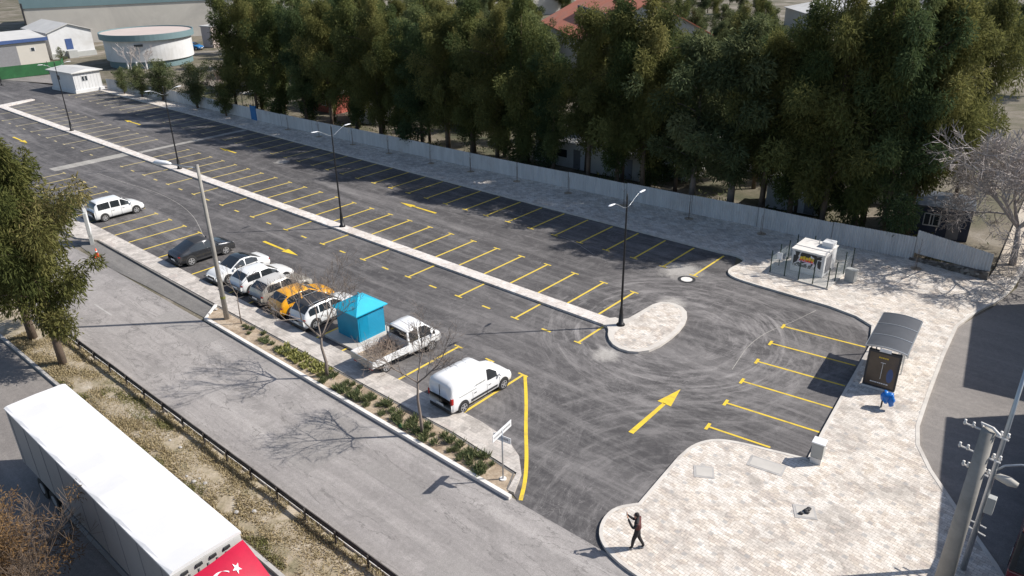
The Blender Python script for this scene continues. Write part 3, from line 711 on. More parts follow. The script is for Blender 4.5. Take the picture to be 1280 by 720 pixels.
def make_hatch(name,label,cat,loc,rz,paintm,L=4.2,W=1.78,H=1.48,kind='hatch',roofm=None,rim='rim',group=None):
    t=thing(name,label,cat,loc,rz,group);h=L/2
    if kind=='hatch':
        keys=[(-h,.32,.62,.66,.80,.74),(-h+.10,.27,.82,.92,.93,.80),(-h+.22,.25,.93,1.12,.97,.80),(-h+.75,.24,.95,H-.05,1,.80),(-h+1.3,.24,.95,H,1,.80),(h-1.95,.24,.93,H-.02,1,.80),(h-1.15,.24,.91,1.0,1,.86),(h-.45,.25,.80,.84,.97,.80),(h-.12,.27,.66,.70,.88,.72),(h,.34,.52,.54,.74,.62)]
        gs=[(-h+.55,-h+1.55),(-h+1.65,h-1.35)];ws=(h-1.95,h-1.15);rw=(-h+.22,-h+.70)
        doors=[-h+.95,-h+1.60,h-1.28]
    elif kind=='suv':
        keys=[(-h,.36,.70,.76,.82,.76),(-h+.10,.30,.92,1.02,.94,.82),(-h+.22,.28,1.02,1.2,.98,.82),(-h+.62,.27,1.04,H-.06,1,.82),(-h+1.3,.27,1.04,H,1,.82),(h-2.0,.27,1.02,H-.02,1,.82),(h-1.2,.27,1.0,1.08,1,.88),(h-.45,.28,.92,.96,.97,.84),(h-.12,.30,.78,.82,.90,.76),(h,.38,.60,.62,.78,.66)]
        gs=[(-h+.45,-h+1.15),(-h+1.22,-h+2.0),(-h+2.1,h-1.4)];ws=(h-2.0,h-1.2);rw=(-h+.22,-h+.60);doors=[-h+1.1,-h+2.05,h-1.3]
    elif kind=='coupe':
        keys=[(-h,.36,.76,.80,.82,.76),(-h+.12,.30,.98,1.04,.94,.80),(-h+.45,.28,1.02,1.12,.99,.78),(-h+1.55,.27,1.0,H-.03,1,.76),(-h+2.0,.27,.99,H,1,.77),(h-2.15,.27,.97,H-.02,1,.78),(h-1.25,.27,.95,1.02,1,.86),(h-.5,.28,.88,.92,.97,.84),(h-.12,.30,.74,.78,.90,.76),(h,.38,.58,.60,.78,.66)]
        gs=[(-h+1.0,-h+2.15),(-h+2.22,h-1.45)];ws=(h-2.15,h-1.25);rw=(-h+.42,-h+1.5);doors=[-h+1.3,-h+2.18,h-1.35]
    elif kind=='sedan':
        keys=[(-h,.34,.66,.70,.80,.74),(-h+.12,.28,.88,.93,.92,.80),(-h+.60,.25,.92,.98,.98,.80),(-h+1.45,.24,.93,H-.06,1,.76),(-h+2.0,.24,.93,H,1,.77),(h-2.05,.24,.91,H-.02,1,.78),(h-1.2,.24,.89,.97,1,.86),(h-.45,.25,.80,.84,.97,.82),(h-.12,.28,.66,.70,.89,.74),(h,.34,.52,.54,.76,.62)]
        gs=[(-h+1.05,-h+2.05),(-h+2.12,h-1.4)];ws=(h-2.05,h-1.2);rw=(-h+.62,-h+1.42);doors=[-h+1.2,-h+2.08,h-1.3]
    elif kind=='mpv':
        keys=[(-h,.32,.80,.90,.86,.82),(-h+.06,.28,1.02,1.2,.95,.84),(-h+.16,.26,1.04,1.45,.98,.84),(-h+.42,.25,1.05,H-.04,1,.84),(-h+1.4,.25,1.05,H,1,.84),(h-1.9,.25,1.02,H-.03,1,.84),(h-1.0,.25,.99,1.08,1,.88),(h-.42,.26,.86,.92,.97,.82),(h-.12,.28,.72,.76,.90,.76),(h,.36,.56,.58,.78,.66)]
        gs=[(-h+.35,-h+1.35),(-h+1.42,-h+2.2),(-h+2.28,h-1.3)];ws=(h-1.9,h-1.0);rw=(-h+.06,-h+.36);doors=[-h+1.38,-h+2.24,h-1.15]
    elif kind=='van':
        keys=[(-h,.34,.85,1.0,.90,.88),(-h+.05,.28,1.05,1.55,.96,.88),(-h+.14,.26,1.10,H-.05,.99,.88),(-h+.5,.25,1.10,H,1,.88),(h-2.0,.25,1.08,H-.02,1,.86),(h-1.75,.25,1.06,H-.08,1,.86),(h-.98,.25,1.02,1.12,1,.90),(h-.40,.26,.88,.95,.97,.84),(h-.12,.28,.74,.78,.90,.78),(h,.36,.58,.60,.80,.68)]
        gs=[(h-2.0,h-1.25)];ws=(h-1.75,h-.98);rw=None;doors=[h-3.1,h-2.05,h-1.1]
    car_body(t,keys,W,gs,ws,rw,paintm,roofm)
    wb={'hatch':(-h+.72,h-.80),'suv':(-h+.80,h-.88),'coupe':(-h+.92,h-.92),'sedan':(-h+.95,h-.85),'mpv':(-h+.75,h-.82),'van':(-h+.78,h-.80)}[kind]
    wheels(t,W,wb[0],wb[1],.36 if kind in('suv','coupe') else .325,rim)
    zh={'hatch':.80,'suv':.92,'coupe':.88,'sedan':.80,'mpv':.86,'van':.90}[kind]
    trim(t,L,W,.92 if kind in('hatch','sedan') else 1.02,paintm,h-1.35 if kind not in('mpv','van') else h-1.15,zh,1.02 if kind in('hatch','sedan') else 1.12)
    door_lines(t,W,doors,.34,.92,.80)
    if kind in('suv','coupe'):
        for s in (1,-1): M().box(wb[0]+.42,wb[1]-.42,s*(W/2-.05),s*(W/2+.006),.27,.40).build('sill_trim','plastic',t)
    return t
VG='vehicles parked in the south row of bays'
NORTH=PI/2
make_hatch('parked_minivan','white people carrier parked alone near the blank poster board','minivan',(16.15,-10.8,0),NORTH,'white_car',4.3,1.78,1.72,'mpv',group=VG)
make_hatch('parked_car','dark graphite grey coupe-shaped SUV parked with its tail to the pavement','car',(31.1,-10.95,0),NORTH,'grey_car',4.65,1.88,1.60,'coupe','plastic','rim',VG)
make_hatch('parked_car','white saloon with black roof panel parked nose to the pavement behind the concrete pole','car',(36.25,-11.0,0),-NORTH+R(2),'white_car',4.4,1.80,1.45,'sedan','glass','rim',VG)
make_hatch('parked_car','white hatchback squeezed between the white saloon and the silver beige car','car',(39.1,-10.85,0),NORTH,'white_car',4.25,1.78,1.50,'hatch',None,'rim',VG)
make_hatch('parked_car','silver beige hatchback parked beside the orange-yellow car','car',(41.65,-11.0,0),NORTH+R(1),'beige_car',4.15,1.78,1.52,'hatch','roofgrey','rim',VG)
ty=make_hatch('parked_car','orange-yellow hatchback with red tail lights among the parked cars','car',(44.15,-11.1,0),NORTH-R(1),'yellow_car',4.2,1.78,1.50,'hatch',None,'rim',VG)
sv=make_hatch('parked_car','white SUV with black roof and lower trim next to the turquoise hut','car',(46.75,-11.15,0),NORTH,'white_car',4.4,1.84,1.62,'suv','plastic','rim',VG)
for s in (1,-1): M().tube([(-1.6,s*.66,1.66),(-1.2,s*.66,1.72),(.5,s*.66,1.70),(.7,s*.66,1.64)],.018,6).build('roof_rail','steel',sv)
pv=make_hatch('panel_van','white panel van with plain sides parked beside the curved yellow line','van',(60.15,-11.65,0),NORTH-R(2),'white_van',4.55,1.86,1.86,'van',None,'rim',VG)
h=4.55/2
M().box(-h-.012,-h+.02,-.008,.008,.62,1.68).build('rear_door_seam','plastic',pv)
M().box(-h-.03,-h+.02,.12,.34,.93,.97).build('door_handle','plastic',pv)
for s in (1,-1):
    M().box(-h-.01,-h+.14,s*.77,s*.91,.78,1.12).build('taillight','redlens',pv,bevel=.02)
    M().box(-.95,1.0,s*.925,s*.945,.43,.55).build('side_moulding','plastic',pv,bevel=.01)
    M().box(-1.75,-.55,s*.900,s*.936,1.02,1.05).build('slide_rail','granite',pv)
m=M();x=-.62
for k,l in enumerate((.05,.11,.07,.09,.08,.06,.09)):
    m.box(x,x+l,-.9325,-.926,1.20,1.27 if k else 1.24);x+=l+.03
m.build('side_lettering','granite',pv)
# pickup
pk=thing('flatbed_pickup','white double-cab flatbed pickup parked beside the turquoise hut','pickup truck',(54.1,-11.5,0),NORTH-R(3),VG)
h=2.55
keys=[(.10,.42,1.10,1.80,1,.86),(.14,.40,1.12,1.90,1,.86),(.9,.38,1.12,1.96,1,.85),(1.42,.38,1.11,1.93,1,.85),(2.15,.38,1.08,1.20,1,.88),(2.45,.40,.96,1.02,.97,.84),(2.62,.44,.70,.74,.88,.74)]
car_body(pk,keys,1.84,[(.22,.86),(.95,1.80)],(1.42,2.15),None,'white_van')
M().box(.085,.115,-.70,.70,1.22,1.72).build('rear_window','glass',pk)
m=M();m.box(-2.5,.05,-.95,.95,.66,.74);m.build('bed_floor','soil',pk)
m=M();m.box(-2.5,.05,-1.0,-.95,.66,1.08);m.build('bed_side','white_van',pk)
m=M();m.box(-2.5,.05,.95,1.0,.66,1.08);m.build('bed_side','white_van',pk)
m=M();m.box(-2.56,-2.50,-1.0,1.0,.64,1.08);m.build('tailgate','steel',pk)
m=M();m.box(.052,.085,-.98,.98,.70,1.30);m.build('headboard','white_van',pk)
m=M();m.tube([(.0,-.92,.9),(.0,-.92,1.9),(.0,.92,1.9),(.0,.92,.9)],.03,6);m.build('rack','steel',pk)
m=M();m.box(-2.4,.2,-.40,.40,.42,.62);m.build('chassis','plastic',pk)
for s in (1,-1):
    M().box(-2.5,-2.42,s*.72-.14,s*.72+.14,.50,.60).build('taillight','redlens',pk)
    M().ell((1.9,s*1.03,1.22),(.06,.10,.12),8,6).build('mirror','plastic',pk,smooth=True)
    M().ell((2.5,s*.66,.82),(.12,.15,.10),8,6).build('headlight','headlens',pk,smooth=True)
    M().box(1.0,1.01,s*.905,s*.925,.55,1.1).build('door_seam','plastic',pk)
wheels(pk,1.80,-1.55,1.78,.34,'rim',6)
# branch pile in the bed
random.seed(12)
bp=M()
for i in range(150):
    p=Vector((random.uniform(-.9,.6),random.uniform(-.7,.7),random.uniform(.0,.35)));d=Vector((random.uniform(-1,1),random.uniform(-.6,.6),random.uniform(.0,.8))).normalized()
    l=random.uniform(.5,1.3);mid=p+d*l*.5+Vector((random.uniform(-.1,.1),random.uniform(-.1,.1),.05));e=p+d*l
    e.x=max(-1.4,min(1.0,e.x));e.y=max(-.88,min(.88,e.y));e.z=min(.85,e.z);bp.tube([p,mid,e],[.014,.009,.004],3)
o=bp.build('branch_pile','twig');o.location=(54.12,-12.35,.76);o.rotation_euler=(0,0,NORTH-R(3))
tag(o,'tangled heap of cut bare branches lying in the pickup bed','branches')
# truck with trailer
tk=thing('articulated_lorry','articulated lorry with white roof, grey side curtains and red cab at the bottom left','lorry',(56.9,-28.5,0))
m=M();m.box(-7.3,7.3,-1.25,1.25,1.15,3.93);m.build('curtain_side','tarp',tk)
m=M()
prof=[(-1.27,3.90),(-1.27,3.98),(-1.15,4.03),(0,4.06),(1.15,4.03),(1.27,3.98),(1.27,3.90)]
n=16;vs=[];
for i in range(n+1):
    x=-7.34+14.68*i/n
    for (y,z) in prof: vs.append((x,y,z-(.04 if i%2 else 0)*(1 if abs(y)<1.2 else 0)))
m.add(vs,[(i*7+j,(i+1)*7+j,(i+1)*7+j+1,i*7+j+1)[::1] for i in range(n) for j in range(6)]+[tuple(range(7)),tuple(n*7+6-j for j in range(7))])
m.build('roof','trailerroof',tk,smooth=False)
m=M();m.box(7.30,7.36,-1.22,1.22,1.2,3.88);fp=m.build('front_wall','roofgrey',tk)
for i in range(7): M().box(7.36,7.39,-1.05+i*.33,-1.0+i*.33,1.3,3.6).build('rib','steel',fp)
for i in range(4): M().box(7.36,7.42,-.95+i*.5,-.72+i*.5,3.70,3.80).build('bracket','plastic',fp)
m=M();m.box(-7.2,7.2,-1.15,-1.05,.95,1.15);m.box(-7.2,7.2,1.05,1.15,.95,1.15);m.build('chassis_rail','plastic',tk)
for i in range(9): M().box(-7+i*1.7,-7+i*1.7+.05,-1.262,-1.25,1.2,3.88).build('curtain_strap','shutter',tk)
M().box(-3.2,3.0,-1.24,-1.20,.45,.95).build('side_guard','steel',tk)
for x in (-5.6,-4.3,-3.0,5.6): 
    for s in (1,-1):
        w_=M().tube([(x,s*.9,.5),(x,s*1.22,.5)],.5,20).build('wheel','tyre',tk);M().tube([(x,s*1.22,.5),(x,s*1.235,.5)],.26,16).build('rim','rim',w_)
# tractor cab
m=M();m.prism([(7.95,-1.2),(10.1,-1.2),(10.25,-1.0),(10.25,1.0),(10.1,1.2),(7.95,1.2)],.9,2.75);m.build('cab','red',tk,bevel=.06)
# wind deflector: sloping red cowl carrying the white crescent and star
def defl(u,v): # u across (-1..1), v along (0 rear .. 1 front)
    z=3.86-.95*(v**1.25)-.10*abs(u)**3;return Vector((7.62+1.95*v-.12*u*u+.14*(1-u),u*1.2,z))
m=M();nu,nv=16,10;vs=[defl(-1+2*i/nu,j/nv) for j in range(nv+1) for i in range(nu+1)]
k=nu+1;m.add(vs,[(j*k+i,(j+1)*k+i,(j+1)*k+i+1,j*k+i+1) for j in range(nv) for i in range(nu)])
m.build('wind_deflector','red',tk,smooth=True)
for s in (1,-1):
    m=M();vs=[]
    for j in range(nv+1):
        p=defl(s*1.0,j/nv);vs+=[(p.x,p.y,p.z),(p.x-.1,s*1.22,2.4 if j<nv else 2.4)]
    m.add(vs,[(2*j,2*j+1,2*j+3,2*j+2) for j in range(nv)]);m.build('side_fairing','red',tk)
def onsurf(a,b): # a along row from left, b upward, unit circle coords -> surface; viewed from the front/right
    return defl(a,b)+Vector((.010,0,.022))
m=M();n=36
c0=(-.16,.50);R1=.37;c1=(-.06,.47);R2=.30
pts_o=[];pts_i=[]
for i in range(n+1):
    a=R(38)+R(284)*i/n
    pts_o.append((c0[0]+R1*math.cos(a),c0[1]-R1*1.0*math.sin(a)*.80))
a0=math.atan2((pts_o[0][1]-c1[1])/-.8,pts_o[0][0]-c1[0]);a1=math.atan2((pts_o[-1][1]-c1[1])/-.8,pts_o[-1][0]-c1[0])+2*PI
for i in range(n+1):
    a=a0+(a1-a0)*i/n;rr_=R2+ (0 if 0<i<n else 0)
    pts_i.append((c1[0]+rr_*math.cos(a),c1[1]-rr_*math.sin(a)*.8))
vs=[]
for p,q in zip(pts_o,pts_i): vs+=[onsurf(*p),onsurf(*q)]
m.add(vs,[(2*i,2*i+1,2*i+3,2*i+2) for i in range(n)]);m.build('crescent_emblem','plate',tk)
m=M();sc=(.36,.34);vs=[onsurf(*sc)]
for i in range(10):
    a=PI/2+2*PI*i/10+.25;r_=.13 if i%2==0 else .05;vs.append(onsurf(sc[0]+r_*math.cos(a),sc[1]-r_*.8*math.sin(a)))
m.add(vs,[(0,1+i,1+(i+1)%10) for i in range(10)]);m.build('star_emblem','plate',tk)
m=M();m.box(9.0,9.9,-.30,.45,2.76,3.08);ac=m.build('roof_unit','trailerroof',tk,bevel=.05)
m=M();m.tube([(9.2,.15,3.08),(9.2,.15,3.11)],.14,14);m.build('fan','plastic',ac);m=M();m.tube([(9.65,.05,3.08),(9.65,.05,3.11)],.14,14);m.build('fan','plastic',ac)
M().box(10.2,10.27,-.95,.95,1.7,2.5).build('windshield','glass',tk)
for s in (1,-1):
    for x in (8.3,9.6):
        w_=M().tube([(x,s*.88,.5),(x,s*1.18,.5)],.5,20).build('wheel','tyre',tk);M().tube([(x,s*1.18,.5),(x,s*1.2,.5)],.26,16).build('rim','rim',w_)
# bus on the right edge
bs=thing('red_bus','shade-darkened red bus with black windows cut off by the right edge of the view','bus',(85.55,-3.4,0),R(91))
MAT['shaded_red']=paint('shade_darkened_red',(.14,.006,.015));m=M();m.box(-5.6,5.6,-1.25,1.25,.35,1.25);m.build('body','shaded_red',bs,bevel=.06);m=M();m.box(-5.58,5.58,-1.23,1.23,1.25,2.95);m.build('upper_body','plastic',bs,bevel=.04);m=M();m.box(-5.5,5.5,-1.2,1.2,2.95,3.08);m.build('roof','shaded_red',bs,bevel=.05)  # bus red is darkened in the colour itself to stand for shade
for s in (1,-1): 
    m=M()
    for i in range(6): m.box(-5.2+i*1.75,-3.6+i*1.75,s*1.22,s*1.242,1.3,2.7)
    m.build('side_window','glass',bs)
M().box(-5.63,-5.59,-1.05,1.05,1.4,2.8).build('rear_window','glass',bs);M().box(5.59,5.63,-1.05,1.05,1.1,2.8).build('windshield','glass',bs)
M().box(-4.2,-1.0,-.8,.8,3.1,3.3).build('roof_unit','plastic',bs,bevel=.04)
for x in (-3.6,3.4):
    for s in (1,-1):
        w_=M().tube([(x,s*.95,.48),(x,s*1.27,.48)],.48,20).build('wheel','tyre',bs);M().tube([(x,s*1.27,.48),(x,s*1.285,.48)],.26,14).build('rim','rim',w_)
# unseen blocks added out of view to throw the shade over the side road
for (cx0,cy0,ln,rot_,hh,lab) in ((86.4,12.2,11,9.5,8,'unseen block added to shade the side road, the northern of two'),(86.5,8.4,26,11,8,'unseen block added to shade the side road, the southern of two')):
    x0,x1,y0,y1=0,22,0,ln
    s__=-1 if ln>20 else 0
    b_=thing('shade_block',lab,'building',(cx0-math.sin(R(rot_))*ln*s__,cy0+math.cos(R(rot_))*ln*s__,0),R(rot_))
    M().box(0,x1-x0,0,y1-y0,0,hh).build('wall','cream',b_);M().box(-.15,x1-x0+.1,-.15,y1-y0+.1,hh,hh+.2).build('roof','roofgrey',b_)
    for k in range(4):
        for z in (1.5,4.8):
            yy=(y1-y0)*(k+.35)/4
            w_=M().box(-.04,.02,yy,yy+1.4,z,z+1.4).build('window','frame',b_);M().box(-.06,-.03,yy+.1,yy+1.3,z+.1,z+1.3).build('pane','glass2',w_)
# ================================================================ TURQUOISE HUT
th=thing('transformer_hut','bright turquoise metal hut with pyramid roof on a concrete plinth','hut',(50.25,-11.05,0))
M().box(-1.45,1.35,-1.75,1.45,-.02,.14).build('plinth','conc',th)
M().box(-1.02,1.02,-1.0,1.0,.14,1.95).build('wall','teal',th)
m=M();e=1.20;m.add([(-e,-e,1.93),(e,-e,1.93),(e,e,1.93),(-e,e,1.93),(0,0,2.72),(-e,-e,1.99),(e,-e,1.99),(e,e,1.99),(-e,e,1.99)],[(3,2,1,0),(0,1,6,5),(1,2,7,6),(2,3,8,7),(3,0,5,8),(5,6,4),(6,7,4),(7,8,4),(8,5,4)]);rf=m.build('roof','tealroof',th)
M().cyl((0,0),.05,2.70,2.80,8).build('cap','tealroof',rf)
m=M()
for i in range(16):
    z=.34+i*.095;m.add([(1.022,-.28,z+.058),(1.022,.93,z+.058),(1.042,.93,z),(1.042,-.28,z),(1.02,-.28,z),(1.02,.93,z)],[(0,3,2,1),(3,4,5,2),(0,4,3),(1,2,5)])
m.build('louvre','teal',th)
M().box(1.02,1.035,-.9,-.25,.25,1.8).build('door','teal',th)
# ================================================================ ADVERT BOARD, CONE, SIGN
ab=thing('poster_board','tall blank white poster board on a grey foot with a small blue sign on top','poster board',(21.3,-15.15,.1),R(-22))
M().box(-.80,.80,-.11,.11,.75,2.62).build('frame','granite',ab,bevel=.02);M().box(-.70,.70,-.125,-.112,.85,2.52).build('poster','plate',ab);M().box(-.70,.70,.112,.125,.85,2.52).build('poster','plate',ab)
M().box(-.45,.45,-.13,.13,-.1,.75).build('foot','granite',ab)
s_=M().box(-.55,.45,-.05,.05,2.68,3.05).build('top_sign','plate',ab);M().box(-.50,.0,-.06,-.052,2.72,3.01).build('blue_panel','blue',s_)
q=G(122,321);cn=thing('traffic_cone','orange traffic cone standing below the poster board','traffic cone',(q.x,q.y,.0))
M().tube([(0,0,.03),(0,0,.7)],[.16,.03],14).build('cone','orange',cn,smooth=True);M().box(-.22,.22,-.22,.22,0,.035).build('base','orange',cn);M().tube([(0,0,.36),(0,0,.50)],[.105,.08],14).build('band','plate',cn,smooth=True)
sg=thing('street_sign','white street name plates on a slim grey post at the tip of the planted bed','street sign',(66.1,-15.9,.09))
M().tube([(0,0,-.1),(0,0,2.75)],.035,8).build('post','steel',sg,smooth=True);M().cyl((0,0),.16,-.02,.05,12).build('base','kerbtop',sg)
def plate(name,ang,z,l=.95,hh=.32,shift=0):
    m=M();c,s=math.cos(ang),math.sin(ang)
    m.box(-l/2,l/2,-.012,.012,z,z+hh);m.v=[((x+shift)*c-y*s,(x+shift)*s+y*c,zz) for x,y,zz in m.v]
    o=m.build(name,'plate',sg)
    m=M();x=-l/2+.08;random.seed(3)
    while x<l/2-.12:
        wd=random.uniform(.035,.06);m.box(x,x+wd,-.015,-.0125,z+.11,z+.22);x+=wd+.035
    m.v=[((x+shift)*c-y*s,(x+shift)*s+y*c,zz) for x,y,zz in m.v];m.build('lettering','shutter',o);return o
plate('name_plate',R(98),2.45,1.45,.34);plate('name_plate',R(8),2.08,.9,.30,.0)
# ================================================================ BUS SHELTER
bsx=thing('bus_shelter','grey bus shelter with curved ribbed roof and a lit advert end panel','bus shelter',(76.5,2.6,.12),R(6))
# local: x across, y along (away from the viewer)
m=M();n=10;vs=[]
for (y,) in ((-.3,),(4.1,)):
    for i in range(n+1):
        t=-1+2*i/n;vs.append((t*.98,y,2.38+.12*(1-t*t)))
m.add(vs,[(i,i+1,n+2+i,n+1+i) for i in range(n)])
vs2=[(x,y,z-.05) for x,y,z in vs];m.add(vs2,[(n+1+i,n+2+i,i+1,i) for i in range(n)])
b=len(vs);m.f+=[];
rf=m.build('roof','shelterroof',bsx,smooth=True)
for y in (-.3,1.15,2.6,4.1):
    m=M()
    for i in range(n):
        t0=-1+2*i/n;t1=-1+2*(i+1)/n;z0=2.38+.12*(1-t0*t0);z1=2.38+.12*(1-t1*t1)
        m.add([(t0*.99,y-.03,z0-.06),(t1*.99,y-.03,z1-.06),(t1*.99,y-.03,z1+.02),(t0*.99,y-.03,z0+.02),(t0*.99,y+.03,z0-.06),(t1*.99,y+.03,z1-.06),(t1*.99,y+.03,z1+.02),(t0*.99,y+.03,z0+.02)],[(0,1,2,3),(7,6,5,4),(3,2,6,7)])
    m.build('rib','steel',rf)
for s in (1,-1): M().box(s*.99-.04,s*.99+.04,-.33,4.13,2.27,2.36).build('gutter','steel',rf)
for s in (1,-1):
    for y in (-.2,1.9,4.0): M().box(s*.72-.035,s*.72+.035,y-.035,y+.035,0,2.40).build('post','steel',bsx)
glassclear,nt_,b_=newmat('clear_glass');b_.inputs['Base Color'].default_value=(.55,.62,.62,1);b_.inputs['Roughness'].default_value=.05;b_.inputs['Alpha'].default_value=.13
MAT['clear']=glassclear
M().box(.74,.76,-.1,3.9,.25,2.1).build('glass_side','clear',bsx)
M().box(-.7,.7,3.98,4.0,.25,2.1).build('glass_side','clear',bsx)
M().box(.25,.62,.6,3.4,.42,.47).build('bench','shutter',bsx)
ad=M().box(-.80,.80,-.36,-.20,.10,2.25).build('advert_case','plastic',bsx,bevel=.02)
MAT['poster']=simple('brown_poster',(.085,.062,.045),.35,0,.35,1.2,(.16,.11,.07))
M().box(-.70,.70,-.368,-.361,.22,2.12).build('poster','poster',ad)
m=M();x=-.25
for l in (.08,.06,.09,.07,.08): m.box(x,x+l,-.3745,-.369,1.86,1.93);x+=l+.02
m.build('gold_lettering','yellow2',ad)
m=M();m.box(-.01,.01,-.3745,-.369,.65,1.6);m.box(-.12,.12,-.3745,-.369,1.60,1.63);m.build('pole_drawing','plate',ad)
m=M();x=-.45
for l in (.10,.07,.12,.08,.06,.1,.09,.11): m.box(x,x+l,-.3745,-.369,.38,.44);x+=l+.02
m.build('white_lettering','plate',ad)
m=M();m.ell((.42,-.371,.95),(.16,.006,.42),12,8);m.build('blue_figure','bluetrim',ad)
M().box(-.82,.82,-.40,-.16,-.01,.10).build('advert_base','kerbtop',bsx);M().box(-.28,.28,-.42,-.34,2.25,2.40).build('stop_plate','plate',bsx)
q=G(1101,509,.12);bb=thing('litter_bin','bright blue rubbish bag hanging on a short post in front of the shelter','litter bin',(q.x,q.y,.12))
M().tube([(0,0,0),(0,0,.95)],.04,8).build('post','plastic',bb)
random.seed(6)
m=M();m.ell((.14,.1,.72),(.30,.27,.34),12,9);m.v=[(x*(1+.12*math.sin(z*19+x*9)),y*(1+.12*math.cos(z*15)),z-(.14*abs(math.sin(x*9)))) for x,y,z in m.v];m.build('bag','bluebag',bb,smooth=True)
m=M();m.ell((.42,-.02,.55),(.15,.18,.34),9,7);m.v=[(x*(1+.05*math.sin(z*23)),y,z) for x,y,z in m.v];m.build('bag','bluebag',bb,smooth=True)
mb=thing('meter_cabinet','small white and grey meter cabinet at the corner of the bays','cabinet',(76.35,-5.75,.12),R(6))
M().box(-.24,.24,-.22,.22,0,.30).build('base','kerbtop',mb);M().box(-.26,.26,-.24,.24,.33,1.08).build('body','granite',mb,bevel=.01);M().box(-.29,.29,-.27,.27,1.08,1.14).build('lid','plate',mb,bevel=.01);M().box(-.2,.2,-.25,-.241,.4,1.0).build('door','granite',mb)
# ================================================================ FENCED KIOSK
fk=thing('fenced_kiosk','white generator kiosk painted with black and orange graffiti inside the fenced pen','kiosk',(67.9,15.2,.12),R(0))
M().box(-1.15,1.15,-1.05,1.25,.1,1.75).build('body','whitewall',fk,bevel=.03)
M().box(-1.2,1.2,-.35,1.3,1.75,1.83).build('roof','kerbtop',fk);M().box(-1.2,1.2,-1.12,-.38,1.70,1.79).build('roof','kerbtop',fk)
M().box(.35,1.1,.3,1.1,1.83,2.2).build('vent_unit','frame',fk,bevel=.02);M().box(.0,.06,.7,.76,1.83,2.15).build('pipe','steel',fk)
def gm():
    m,nt,b=newmat('graffiti_panel');v=ocoords(nt,(1,1,1));f=noise(nt,v,1.5,2,.5,1.0)
    c=ramp(nt,f,[(.40,(.02,.02,.025)),(.45,(.02,.02,.025)),(.47,(.62,.62,.64)),(.56,(.62,.62,.64)),(.58,(.03,.03,.035))]);nt.links.new(c,b.inputs['Base Color']);return m
MAT['graff']=gm()
M().box(-1.0,.95,-1.075,-1.06,.55,1.62).build('graffiti_panel','graff',fk)
m=M()
for k in range(5): m.box(-.55+k*.20,-.40+k*.20,-1.086,-1.078,1.02,1.24+.05*(k%2))
m.build('graffiti_lettering','orange',fk);m=M()
for k in range(5): m.box(-.52+k*.20,-.36+k*.20,-1.091,-1.087,1.14,1.34+.05*(k%2))
m.build('graffiti_lettering','yellow2',fk)
MAT['pink']=simple('pink_paint',(.75,.45,.62),.6)
m=M();m.box(-.60,.5,-1.086,-1.078,.96,1.01);m.build('graffiti_underline','pink',fk)
M().box(1.15,1.18,-.7,.3,.35,1.5).build('grille','shutter',fk)
pen=thing('glass_pen','low pen of dark green posts and clear glass panels round the graffiti kiosk','enclosure',(67.9,15.2,.12))
M().box(-2.15,2.1,-2.45,2.45,-.02,.10).build('slab','conc',pen)
ring=[(-2.05,-2.3),(-1.0,-2.32),(.0,-2.34),(1.0,-2.36),(2.0,-2.38),(2.02,-1.0),(2.03,.6),(2.05,2.2),(.6,2.3),(-.8,2.3),(-2.05,2.3),(-2.05,.8),(-2.05,-.8)]
for i,(x,y) in enumerate(ring):
    M().box(x-.03,x+.03,y-.03,y+.03,.1,1.55 if i%3 else 1.75).build('post','greenpost',pen)
for (a,b_) in list(zip(ring,ring[1:]+ring[:1])):
    if a==ring[4]: continue
    dx,dy=b_[0]-a[0],b_[1]-a[1];l=math.hypot(dx,dy);nx_,ny_=-dy/l*.006,dx/l*.006;a0=(a[0]+dx*.05,a[1]+dy*.05);b0=(b_[0]-dx*.05,b_[1]-dy*.05)
    m=M();m.add([(a0[0]+nx_,a0[1]+ny_,.16),(b0[0]+nx_,b0[1]+ny_,.16),(b0[0]+nx_,b0[1]+ny_,1.3),(a0[0]+nx_,a0[1]+ny_,1.3),(a0[0]-nx_,a0[1]-ny_,.16),(b0[0]-nx_,b0[1]-ny_,.16),(b0[0]-nx_,b0[1]-ny_,1.3),(a0[0]-nx_,a0[1]-ny_,1.3)],[(0,1,2,3),(7,6,5,4),(3,2,6,7),(0,4,5,1)]);m.build('glass_panel','clear',pen)
M().box(-1.7,-1.35,-2.28,-2.24,1.2,1.7).build('notice','plate',pen)
jb=thing('junction_cabinet','grey stone-coloured junction cabinet outside the glass pen','cabinet',(70.65,15.1,.12),R(-10))
M().box(-.34,.34,-.22,.22,0,.85).build('body','granite',jb,bevel=.02);M().box(-.37,.37,-.25,.25,.85,.92).build('lid','granite',jb);M().box(-.28,.28,-.235,-.221,.1,.78).build('door','granite',jb)
# ================================================================ FAR LEFT BUILDINGS
def window(m_parent,x0,x1,y0,y1,z0,z1,axis,out):
    pass
cb=thing('white_cabin','small white prefabricated cabin with a shallow roof at the far end of the bays','cabin',(-46,10.7,0),R(6))
